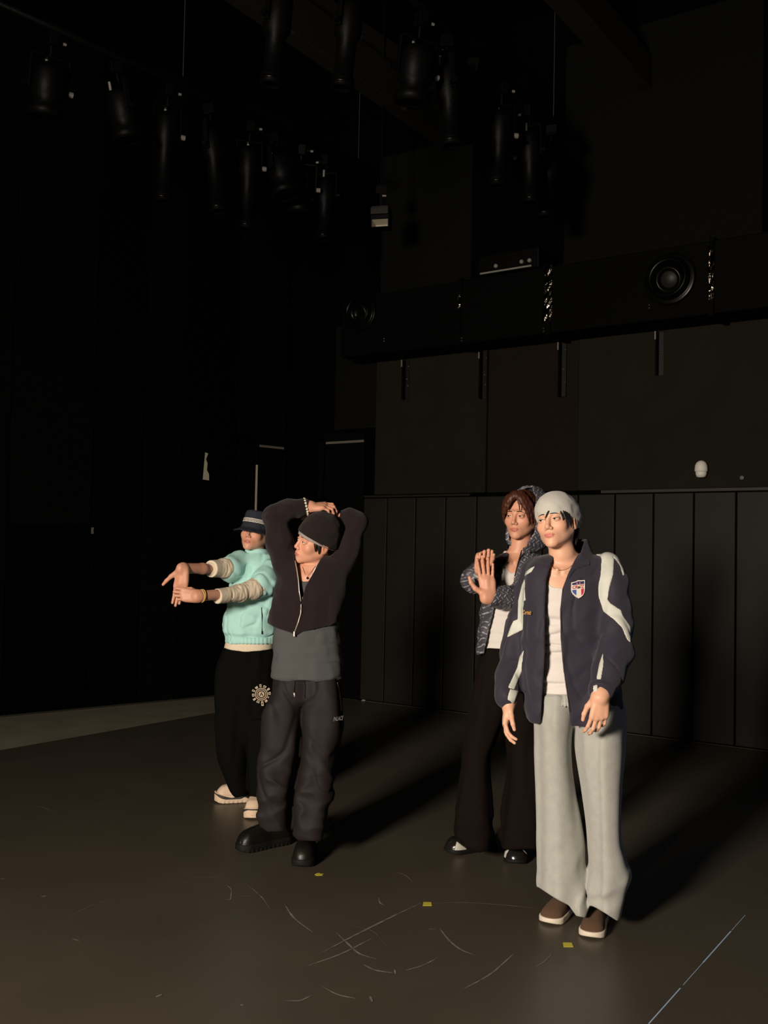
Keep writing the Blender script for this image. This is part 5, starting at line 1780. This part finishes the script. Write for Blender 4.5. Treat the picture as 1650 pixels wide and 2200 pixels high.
    rg = lambda P: 0.005 * np.abs(w3(P)) - 0.002
    teeh = loft([(1358, 494, 586, 6.11, .110), (1378, 486, 589, 6.11, .128), (1401, 480, 590, 6.11, .136)])
    zt = W(530, 1396, Y)[2]
    tee = U(0.02, teeh.keep(lambda P: zt - 0.002 + 0.012 * np.abs(P[:, 0] + 0.78) / 0.15 - P[:, 2]))
    sho = solid('undershirt', tee, 0.0052, M_CREAMTEE, body)
    solid('pushed_up_sleeve', ss_r.bumped(rg), 0.0048, M_CREAMTEE, sho)
    solid('pushed_up_sleeve', ss_l.bumped(rg), 0.0048, M_CREAMTEE, sho)
    for a, b, r in ((W(464, 1221.5, 5.875), W(454, 1222, 5.84), .050), (W(486, 1279, 5.755), W(467, 1281, 5.705), .0435)):
        solid('sleeve_cuff', rc(a, b, r, r * 0.97).keep((lambda a, b: (lambda P: np.abs((P - ((a + b) / 2).astype(np.float32)) @ ((b - a) / np.linalg.norm(b - a)).astype(np.float32)) - 0.5 * np.linalg.norm(b - a) - 0.006))(a, b), 0.002), 0.004, M_CREAMTEE, sho)

    # mint top
    rows = [(1190, 516, 590, 6.12, .085), (1206, 502, 600, 6.12, .115), (1240, 496, 604, 6.12, .135), (1300, 487, 602, 6.11, .145), (1343, 479, 598, 6.11, .152), (1356, 480, 597, 6.11, .152), (1367, 486, 594, 6.11, .138), (1379, 485, 592, 6.11, .137)]
    jt = loft(rows, 2.5)
    sr = chain([(W(510, 1214, 6.05), .080), (W(494, 1222, 5.98), .078)], .02)
    sl = chain([(W(578, 1234, 6.02), .085), (W(562, 1256, 5.945), .078)], .02)
    w1 = waves(0.10, 181, (1, 1, 0.9)); w2 = waves(0.05, 182, (1.4, 1.4, 0.4))
    zg = W(530, 1360, Y)[2]
    w6 = crease(waves(0.16, 183, (1, 1, 0.9)), 0.16)
    fold = lambda P: 0.006 * w6(P) + 0.0065 * w1(P) + 0.005 * w2(P) * np.exp(-((P[:, 2] - zg) / 0.05) ** 2)
    top = U(0.02, jt, sr, sl).bumped(fold)
    nkr = [(1178, 527, 574, 6.11, .064), (1196, 524, 580, 6.11, .072), (1206, 518, 586, 6.115, .082)]
    col_ = loft(nkr, 2.2).bumped(lambda P: 0.002 * w2(P))
    # collar rim follows the jaw
    col_ = col_.keep(lambda P: (lambda q: q[:, 2] + 0.097 - 0.10 * (q[:, 1] + 0.06))(hd.loc(P)), 0.003)
    to = solid('mint_top', U(0.012, top, col_), 0.0055, M_MINT, body)
    band = loft([(1366, 486, 594, 6.11, .140), (1380, 484, 593, 6.11, .140)], 2.5).bumped(lambda P: 0.0016 * np.sin(P[:, 0] * 2 * pi / 0.022))
    solid('elastic_hem', band, 0.0055, M_MINT, to)
    MB().tube(hits(top, [(562, 1305), (563, 1330), (563, 1356)], Y, 0.001), 0.0022, 5).build('pocket_seam', M_RUBBER, to, smooth=True)
    p = hits(top, [(563, 1359)], Y, 0.004)[0]
    MB().box(p + np.array((-.004, -.003, -.010)), p + np.array((.004, .003, .010))).build('pocket_zip_pull', M_RUBBER, to, bevel=0.002)

    # fleece trousers
    pel = loft([(1388, 482, 588, 6.12, .120), (1430, 466, 598, 6.12, .145), (1500, 462, 600, 6.12, .15), (1560, 463, 598, 6.12, .14), (1590, 470, 590, 6.12, .10)])
    lr = loft([(1540, 463, 535, 6.12, .13), (1610, 466, 535, 6.12, .13), (1655, 477, 535, 6.13, .125), (1690, 492, 536, 6.14, .11), (1704, 500, 535, 6.15, .10)])
    ll = loft([(1540, 528, 598, 6.08, .13), (1610, 530, 594, 6.06, .13), (1680, 532, 584, 6.05, .115), (1715, 538, 576, 6.05, .10), (1728, 540, 574, 6.05, .09)])
    v1 = waves(0.13, 191, (1.2, 1.2, 0.3))
    tr = U(0.02, pel, lr, ll).bumped(lambda P: 0.008 * v1(P))
    tro = solid('fleece_trousers', tr, 0.0065, M_BLACKP, body, smooth=2)
    # embroidered sun emblem on the thigh
    cx, cy = 561.6, 1491.6
    pl = Plate(pel, [(540, 1470), (583, 1470), (583, 1512), (540, 1512)], Y, 0.012)
    mb = MB()
    def ringp(r0, r1, n=28, a0=0, a1=2 * pi):
        for k in range(n):
            a, b = a0 + (a1 - a0) * k / n, a0 + (a1 - a0) * (k + 1) / n
            plate_polys(mb, pl, [([(cx + r * cos(t), cy + r * 0.98 * sin(t)) for r, t in ((r0, a), (r1, a), (r1, b), (r0, b))][::-1], 0, 1)])
    ringp(12.0, 13.9); ringp(8.6, 10.3); ringp(0.0, 6.6)
    plate_text(mb, pl, 'A', cx - 4.2, cy + 4.2, 8.4, 0, 0, -8.6, 1, 3)
    for k in range(12):
        a = radians(-96 + 30 * k)
        r0, r1, hw = 15.2, (21.5, 20.0)[k % 2], (2.0, 2.9)[k % 2]
        if k in (6,): r1, hw = 25.0, 2.4
        u = np.array((cos(a), sin(a))); v = np.array((-sin(a), cos(a)))
        q = lambda r, w: (cx + u[0] * r + v[0] * w, cy + u[1] * r + v[1] * w)
        plate_polys(mb, pl, [([q(r0, -hw), q(r1, -hw * 1.15), q(r1, hw * 1.15), q(r0, hw)], 0, 1)])
        if k % 3 != 2:
            i0, i1 = r0 + (r1 - r0) * .3, r1 - (r1 - r0) * .3
            plate_polys(mb, pl, [([q(i0, -hw * .38), q(i1, -hw * .42), q(i1, hw * .42), q(i0, hw * .38)], 1, 2)])
    mb.build('sun_emblem', [mat('emblem_thread', (0.52, 0.42, 0.30), 0.8), M_BLACKP], tro)
    # wristband
    d = (wl - el) / np.linalg.norm(wl - el)
    e1 = np.cross(d, (0, 1, 0)); e1 /= np.linalg.norm(e1); e2 = np.cross(d, e1)
    for off, tilt in ((-0.012, 0.0), (-0.020, 0.006)):
        MB().tube([wl + d * (off + tilt * cos(t)) + (e1 * cos(t) * 0.034 + e2 * sin(t) * 0.030) for t in np.linspace(0, 2 * pi, 25)], 0.0032, 6).build('wristband', M_YBAND, body, smooth=True)

    # chunky sneakers
    for heel, toe in ((G(566, 1722), G(462, 1725)), (G(560, 1725), G(541, 1763))):
        dd = (toe - heel)[:2]; dd /= np.linalg.norm(dd)
        heel = np.array([toe[0] - dd[0] * 0.30, toe[1] - dd[1] * 0.30])
        so, up, fr = shoe(heel, toe, 1.05, 'chunky')
        uo = solid('sneaker', up, 0.004, M_SNEAK, body)
        solid('sole', so, 0.004, M_SNEAK, uo)
        h_, y_, x_, L_, R_ = fr
        def mid(P, h_=h_, R_=R_, L_=L_):
            q = (P - h_.astype(np.float32)) @ R_
            t = q[:, 1] / L_
            z0 = 0.024 + 0.010 * np.exp(-((t - 0.42) / 0.05) ** 2) + 0.028 * np.clip((t - 0.75) / 0.25, 0, 1) ** 2
            z1 = 0.046 + 0.016 * np.exp(-((t - 0.25) / 0.2) ** 2) + 0.016 * np.clip((t - 0.75) / 0.25, 0, 1) ** 2 - 0.010 * np.exp(-((t - 0.68) / 0.1) ** 2)
            return np.maximum(z0 - q[:, 2], q[:, 2] - z1)
        solid('midsole', so.grow(0.0022).keep(mid, 0.002), 0.0036, M_MIDS, uo)
        if toe[1] < 6.0:
            tp = Vector(toe)
            pl = Plate(so, [(535, 1748), (548, 1748), (548, 1758), (535, 1758)], 5.9, 0.002)
            mb = MB(); plate_polys(mb, pl, [([(536, 1751), (538, 1754), (542.5, 1750.5), (538.4, 1752.4)][::-1], 0, 1)]); mb.build('toe_mark', M_MIDS, uo)
    return body


P1 = build_p1()

# ================================================================== person in the patterned hooded jacket
def pattern_mat():
    """dark slate cloth with pale short bars set crosswise"""
    m = bpy.data.materials.new('tread_pattern_nylon')
    m.use_nodes = True
    nt = m.node_tree
    b = nt.nodes['Principled BSDF']
    b.inputs['Roughness'].default_value = 0.5
    b.inputs['Specular IOR Level'].default_value = 0.4
    N, L = nt.nodes.new, nt.links.new

    def mth(op, a, c=None, d=None):
        n = N('ShaderNodeMath'); n.operation = op
        for i, v in enumerate((a, c, d)):
            if v is None: continue
            if isinstance(v, (int, float)): n.inputs[i].default_value = v
            else: L(v, n.inputs[i])
        return n.outputs[0]
    tc = N('ShaderNodeTexCoord'); sp = N('ShaderNodeSeparateXYZ')
    nz = N('ShaderNodeTexNoise'); nz.inputs['Scale'].default_value = 5
    L(tc.outputs['Object'], nz.inputs['Vector'])
    L(tc.outputs['Object'], sp.inputs[0])
    u = mth('ADD', sp.outputs[0], mth('MULTIPLY', sp.outputs[1], 0.6))
    u = mth('ADD', u, mth('MULTIPLY', nz.outputs[0], 0.05))
    v = mth('ADD', sp.outputs[2], mth('MULTIPLY', sp.outputs[1], 0.2))
    r = 0.7071
    a = mth('MULTIPLY', mth('MULTIPLY', mth('ADD', u, v), r), 1 / 0.0205)
    c = mth('MULTIPLY', mth('MULTIPLY', mth('SUBTRACT', v, u), r), 1 / 0.0205)
    fa, fc = mth('FLOOR', a), mth('FLOOR', c)
    par = mth('FLOORED_MODULO', mth('ADD', fa, fc), 2.0)
    xa = mth('ABSOLUTE', mth('SUBTRACT', mth('FRACT', a), 0.5))
    xc = mth('ABSOLUTE', mth('SUBTRACT', mth('FRACT', c), 0.5))
    bar1 = mth('MULTIPLY', mth('LESS_THAN', xa, 0.12), mth('LESS_THAN', xc, 0.47))
    bar2 = mth('MULTIPLY', mth('LESS_THAN', xc, 0.12), mth('LESS_THAN', xa, 0.47))
    bar = mth('ADD', mth('MULTIPLY', bar1, par), mth('MULTIPLY', bar2, mth('SUBTRACT', 1.0, par)))
    n2 = N('ShaderNodeTexNoise'); n2.inputs['Scale'].default_value = 45; n2.inputs['Detail'].default_value = 3
    L(tc.outputs['Object'], n2.inputs['Vector'])
    wear = N('ShaderNodeMapRange'); wear.inputs[1].default_value = 0.32; wear.inputs[2].default_value = 0.6
    L(n2.outputs[0], wear.inputs[0])
    fac = mth('MULTIPLY', bar, wear.outputs[0])
    mx = N('ShaderNodeMix'); mx.data_type = 'RGBA'
    L(fac, mx.inputs[0])
    mx.inputs[6].default_value = (0.050, 0.048, 0.062, 1)
    mx.inputs[7].default_value = (0.30, 0.29, 0.31, 1)
    L(mx.outputs[2], b.inputs['Base Color'])
    bp = N('ShaderNodeBump'); bp.inputs['Strength'].default_value = 0.35; bp.inputs['Distance'].default_value = 0.003
    L(fac, bp.inputs['Height']); L(bp.outputs[0], b.inputs['Normal'])
    return m


M_TREAD = pattern_mat()
M_LINBLK = mat('black_lining', (0.006, 0.006, 0.006), 0.9)
M_DKBROWN = mat('dark_brown_cloth', (0.0052, 0.0030, 0.0021), 0.9, spec=0.1, bump=0.15, bscale=300)
M_PATENT = mat('black_patent', (0.010, 0.009, 0.008), 0.18, spec=0.7)
M_WHITEL = mat('white_leather', (0.42, 0.40, 0.36), 0.5)


def build_p3():
    Y = 5.12
    hd = Head(W(1120, 1109, Y), rot(-29, -2, 1), 0.965)
    ff = face_f(0.7, 0.0031)
    head = hd.S(ff, (-0.095, -0.125, -0.14), (0.095, 0.13, 0.13))
    nb = W(1112, 1200, 5.15)
    neck = chain([(hd.w((0, 0.020, -0.055)), 0.052), (hd.w((0, 0.018, -0.11)) * 0.7 + nb * 0.3, 0.048), (nb, 0.058)], 0.02)
    torso = loft([(1188, 1085, 1145, 5.16, .05), (1202, 1060, 1165, 5.15, .075), (1240, 1050, 1172, 5.15, .100), (1320, 1046, 1160, 5.14, .100), (1400, 1042, 1152, 5.14, .105), (1440, 1045, 1150, 5.14, .10)])
    clav = U(0.006, rc(W(1097, 1208, 5.075), W(1068, 1200, 5.12), .009, .008), rc(W(1108, 1208, 5.075), W(1140, 1198, 5.12), .009, .008))
    skin = U(0.012, head, U(0.018, U(0.03, neck, torso), clav))
    er, wr_ = W(1012, 1246, 5.04), W(1031, 1234, 4.985)
    el, wl = W(1128, 1282, 5.02), W(1049, 1283, 4.90)
    hr = hand(W(1033, 1229, 4.945), (0.14, -0.05, 0.95), (-0.2, 1.0, 0.0), (1, 0, 0), [(62, 92, 60), (66, 94, 60), (70, 94, 60), (74, 94, 60)], 0, (20, 45, 50), 0.98)
    hl = hand(wl, (-0.10, 0.10, 1.0), (0.0, 1.0, -0.1), (-1, 0, 0), [(6, 6, 5), (8, 8, 5), (8, 8, 6), (4, 6, 4)], 4, (56, 8, 8), 1.04, tcurl=24)
    ar = U(0.012, wrist_arm(er, wr_, (1, 0, 0), .030), hr)
    al = U(0.012, wrist_arm(el, wl, (0, 0, 1), .032), hl)
    arms = U(0.02, chain([(W(1050, 1222, 5.13), .048), (er, .034)]), chain([(W(1148, 1226, 5.15), .048), (el, .036)]))
    legs = U(0.02, chain([(W(1070, 1480, 5.15), .075), (W(1024, 1650, 5.15), .035), (W(1020, 1780, 5.16), .03)]), chain([(W(1120, 1480, 5.15), .075), (W(1127, 1650, 5.10), .035), (W(1118, 1800, 5.1), .04)]))
    zc = W(1100, 1270, Y)[2]
    fine = skin.keep(lambda P: zc - P[:, 2], lo=(-9, -9, zc - 0.01))
    body = person('p3', [(fine, 0.0022), (ar, 0.0026), (al, 0.0026), (U(0.02, torso, arms, legs).grow(-0.004), 0.010)],
                  'person with auburn hair in patterned hooded jacket stretching one hand back, behind the navy jacket', M_SKIN,
                  {'lip': lambda P: lip_mask(hd.loc(P), 0.6), 'blush': lambda P: blush_mask(hd.loc(P))})
    face_parts(hd, ff, body, gaze=(-0.2, -1, 0.0), slit=0.0031)

    # auburn hair parted over the forehead
    st = waves(0.011, 253, (1, 1, 0.15))
    cap = hd.S(lambda q: smax(_ell(q, (0, 0.020, 0.044), (0.086, 0.104, 0.093)), -(q[:, 1] + 0.052 + 0.62 * (q[:, 2] - 0.085)), 0.014) + 0.0022 * st(q), (-.1, -.11, -.06), (.1, .14, .15))
    L = []
    for sx, pts, r0, r1 in (
            (1, [(0.012, -0.080, 0.106), (0.036, -0.098, 0.080), (0.056, -0.090, 0.044), (0.066, -0.074, 0.006), (0.067, -0.062, -0.026)], .016, .003),
            (1, [(0.018, -0.070, 0.110), (0.048, -0.086, 0.076), (0.068, -0.070, 0.034), (0.076, -0.052, -0.010), (0.076, -0.042, -0.050)], .018, .003),
            (1, [(0.020, -0.060, 0.112), (0.060, -0.066, 0.074), (0.080, -0.044, 0.026), (0.084, -0.026, -0.024), (0.080, -0.018, -0.066)], .019, .004),
            (1, [(0.008, -0.084, 0.104), (0.022, -0.104, 0.078), (0.030, -0.108, 0.050), (0.033, -0.104, 0.022)], .006, .001),
            (-1, [(0.004, -0.084, 0.106), (0.022, -0.104, 0.082), (0.042, -0.102, 0.052), (0.056, -0.092, 0.024), (0.060, -0.084, 0.004)], .016, .003),
            (-1, [(0.008, -0.076, 0.110), (0.036, -0.094, 0.080), (0.058, -0.084, 0.042), (0.070, -0.068, 0.006), (0.072, -0.058, -0.022)], .018, .003),
            (-1, [(0.012, -0.064, 0.112), (0.052, -0.074, 0.080), (0.074, -0.052, 0.034), (0.080, -0.034, -0.010), (0.078, -0.026, -0.044)], .019, .004),
            (-1, [(0.000, -0.086, 0.104), (0.014, -0.107, 0.078), (0.028, -0.107, 0.046), (0.035, -0.102, 0.018)], .008, .0015),
            (-1, [(0.004, -0.086, 0.104), (0.026, -0.106, 0.074), (0.044, -0.099, 0.036), (0.050, -0.092, 0.008)], .009, .002),
            (1, [(0.000, -0.080, 0.110), (0.010, -0.094, 0.100), (0.030, -0.092, 0.088)], .016, .010), (-1, [(0.000, -0.080, 0.110), (0.014, -0.096, 0.098), (0.032, -0.094, 0.084)], .016, .010)):
        L.append(taper_strand([hd.w((p[0] * sx, p[1], p[2])) for p in pts], r0, r1))
    hr_ = U(0.005, cap, *L).bumped(lambda P: 0.0012 * st(hd.loc(P)))
    solid('hair', hr_, 0.0026, M_HAIRR, body)

    # tank top
    w3 = waves(0.06, 271, (0.4, 0.4, 1.4))
    nk = both(poly_px([(1078, 1160), (1084, 1200), (1089, 1220), (1098, 1231), (1108, 1229), (1122, 1212), (1140, 1160)]), front(5.14))
    tk = U(0.03, torso.grow(0.006), loft([(1290, 1048, 1160, 5.14, .112), (1360, 1042, 1156, 5.14, .118), (1399, 1040, 1155, 5.14, .12)])).bumped(lambda P: 0.0035 * w3(P)).sub(nk, 0.003)
    zt = W(1070, 1397, Y)[2]
    solid('tank_top', tk.keep(lambda P: zt - P[:, 2], lo=(-9, -9, zt - 0.01)), 0.005, M_TANK, body)

    # wide dark trousers
    pel = loft([(1388, 1042, 1150, 5.14, .115), (1460, 1028, 1152, 5.14, .13)])
    lr = loft([(1388, 1039, 1105, 5.14, .12), (1440, 1026, 1102, 5.14, .14), (1520, 1009, 1090, 5.14, .14), (1585, 998, 1066, 5.15, .125), (1630, 992, 1052, 5.15, .115), (1700, 986, 1055, 5.16, .12), (1775, 977, 1056, 5.16, .125), (1830, 983, 1054, 5.17, .12)])
    ll = loft([(1388, 1090, 1152, 5.13, .12), (1440, 1086, 1158, 5.13, .14), (1520, 1082, 1160, 5.12, .14), (1585, 1086, 1160, 5.11, .125), (1650, 1090, 1166, 5.09, .115), (1730, 1082, 1166, 5.08, .12), (1800, 1077, 1164, 5.07, .125), (1846, 1078, 1158, 5.08, .12)])
    v1 = waves(0.12, 291, (1.2, 1.2, 0.25)); v2 = waves(0.08, 292, (0.5, 0.5, 1.2))
    zk = W(1100, 1760, Y)[2]
    tr = U(0.008, U(0.016, pel, lr), ll).bumped(lambda P: 0.008 * v1(P) + 0.006 * v2(P) * np.clip((zk + 0.1 - P[:, 2]) / 0.1, 0, 1)).sub(poly_px([(930, 1800), (984, 1800), (1004, 1822), (1030, 1832), (1066, 1822), (1076, 1822), (1090, 1826), (1140, 1824), (1180, 1830), (1180, 1950), (930, 1950)]), 0.004)
    solid('wide_trousers', tr, 0.0062, M_DKBROWN, body, smooth=2)

    # hooded jacket, hollow and open
    rows = [(1190, 1078, 1160, 5.16, .080), (1204, 1052, 1178, 5.15, .105), (1235, 1040, 1186, 5.15, .128), (1290, 1034, 1184, 5.14, .138), (1350, 1027, 1178, 5.14, .142), (1404, 1022, 1174, 5.14, .142)]
    jt = loft(rows, 2.5); inner = loft(rows[1:], 2.5, -0.014, 0.1)
    sr = chain([(W(1052, 1222, 5.13), .066), (W(1032, 1234, 5.08), .062), (W(1017, 1246, 5.03), .057), (W(1022, 1240, 5.01), .048), (W(1030, 1234, 4.99), .042)], .03)
    sl = chain([(W(1150, 1226, 5.15), .066), (W(1140, 1262, 5.09), .066), (W(1122, 1283, 5.02), .062), (W(1085, 1284, 4.96), .054), (W(1058, 1283, 4.92), .048)], .03)
    w1 = waves(0.08, 261, (1, 1, 1)); w2 = waves(0.05, 262, (1.3, 0.6, 0.8))
    jb = U(0.03, jt, sr, sl).bumped(lambda P: 0.006 * w1(P) + 0.003 * np.abs(w2(P)))
    opening = both(poly_px([(1092, 1150), (1096, 1185), (1090, 1202), (1076, 1222), (1072, 1250), (1066, 1290), (1042, 1392), (1040, 1420), (1104, 1420), (1100, 1300), (1104, 1240), (1114, 1205), (1121, 1180), (1126, 1150)]), front(5.13))
    # keep the sleeves that pass in front of the opening
    keep_sl = U(0.03, sl, sr).bumped(lambda P: 0.006 * w1(P) + 0.003 * np.abs(w2(P)))
    jk = U(0.012, U(0.03, jt).bumped(lambda P: 0.006 * w1(P)).sub(inner.bumped(lambda P: 0.006 * w1(P)).f, 0.005).sub(opening, 0.003), keep_sl.sub(inner.bumped(lambda P: 0.006 * w1(P)).f, 0.005))
    def hood_o(q):
        d = _ell(q, (0.030, 0.044, 0.016), (0.114, 0.126, 0.146))
        return smin(d, _ell(q, (0.026, 0.036, -0.10), (0.116, 0.115, 0.09)), 0.04)
    def hood(q):
        o = hood_o(q)
        hole = smax(np.sqrt(((q[:, 0] + 0.012) / 0.112) ** 2 + ((q[:, 2] - 0.0) / 0.185) ** 2) * 0.1 - 0.1, q[:, 1] + 0.012 - 0.30 * np.maximum(q[:, 2], 0) + 0.12 * np.maximum(-q[:, 2] - 0.02, 0) , 0.01)
        return smax(smax(o, -(o + 0.017), 0.002), -hole, 0.004)
    hd_s = hd.S(hood, (-.13, -.12, -.20), (.13, .19, .17)).bumped(lambda P: 0.003 * w1(P))
    hd_s = hd_s.sub(both(poly_px([(1088, 1150), (1094, 1178), (1090, 1205), (1116, 1205), (1124, 1172), (1126, 1150)]), front(5.12)), 0.003)
    jo = solid('hooded_jacket', U(0.014, jk, hd_s), 0.005, M_TREAD, body)
    # dark lining turned out along the right front edge
    ln = jb.grow(0.003).keep(both(poly_px([(1094, 1186), (1090, 1203), (1078, 1222), (1073, 1252), (1060, 1240), (1070, 1214), (1086, 1196)]), front(5.13)), 0.002, (0.4, 4.7, 1.2), (0.8, 5.2, 1.7))
    solid('front_lining', ln, 0.005, M_LINBLK, jo)
    for pts in ([(1121, 1182), (1114, 1206), (1106, 1238)], ):
        MB().tube(hits(jb, pts, Y, 0.001), 0.003, 6).build('zip_edge', M_LINBLK, jo, smooth=True)

    # polished shoes with white insets
    for k, (heel, toe) in enumerate(((G(1030, 1826), G(957, 1835)), (G(1112, 1815), G(1107, 1861)))):
        d = (toe - heel)[:2]; d /= np.linalg.norm(d)
        heel = np.array([toe[0] - d[0] * 0.30, toe[1] - d[1] * 0.30])
        so, up, _ = shoe(heel, toe, 1.26, 'dress')
        uo = solid('shoe', up, 0.004, M_PATENT, body)
        solid('sole', so, 0.004, M_RUBBER, uo)
        pol = ([(975, 1831), (981, 1807), (1004, 1824), (1000, 1829)],) if k == 0 else ([(1081, 1845), (1085, 1828), (1096, 1823), (1089, 1834), (1085, 1849)], [(1120, 1824), (1124, 1824), (1139, 1838), (1136, 1840), (1128, 1832)])
        for pp in pol:
            P = np.array([W(x, y, 5.0) for x, y in pp])
            s = up.grow(0.0022).keep(poly_px(pp), 0.001)
            solid('white_inset', s, 0.0034, M_WHITEL, uo)
    return body


P3 = build_p3()

print('triangles of sculpted parts', NTRI[0])
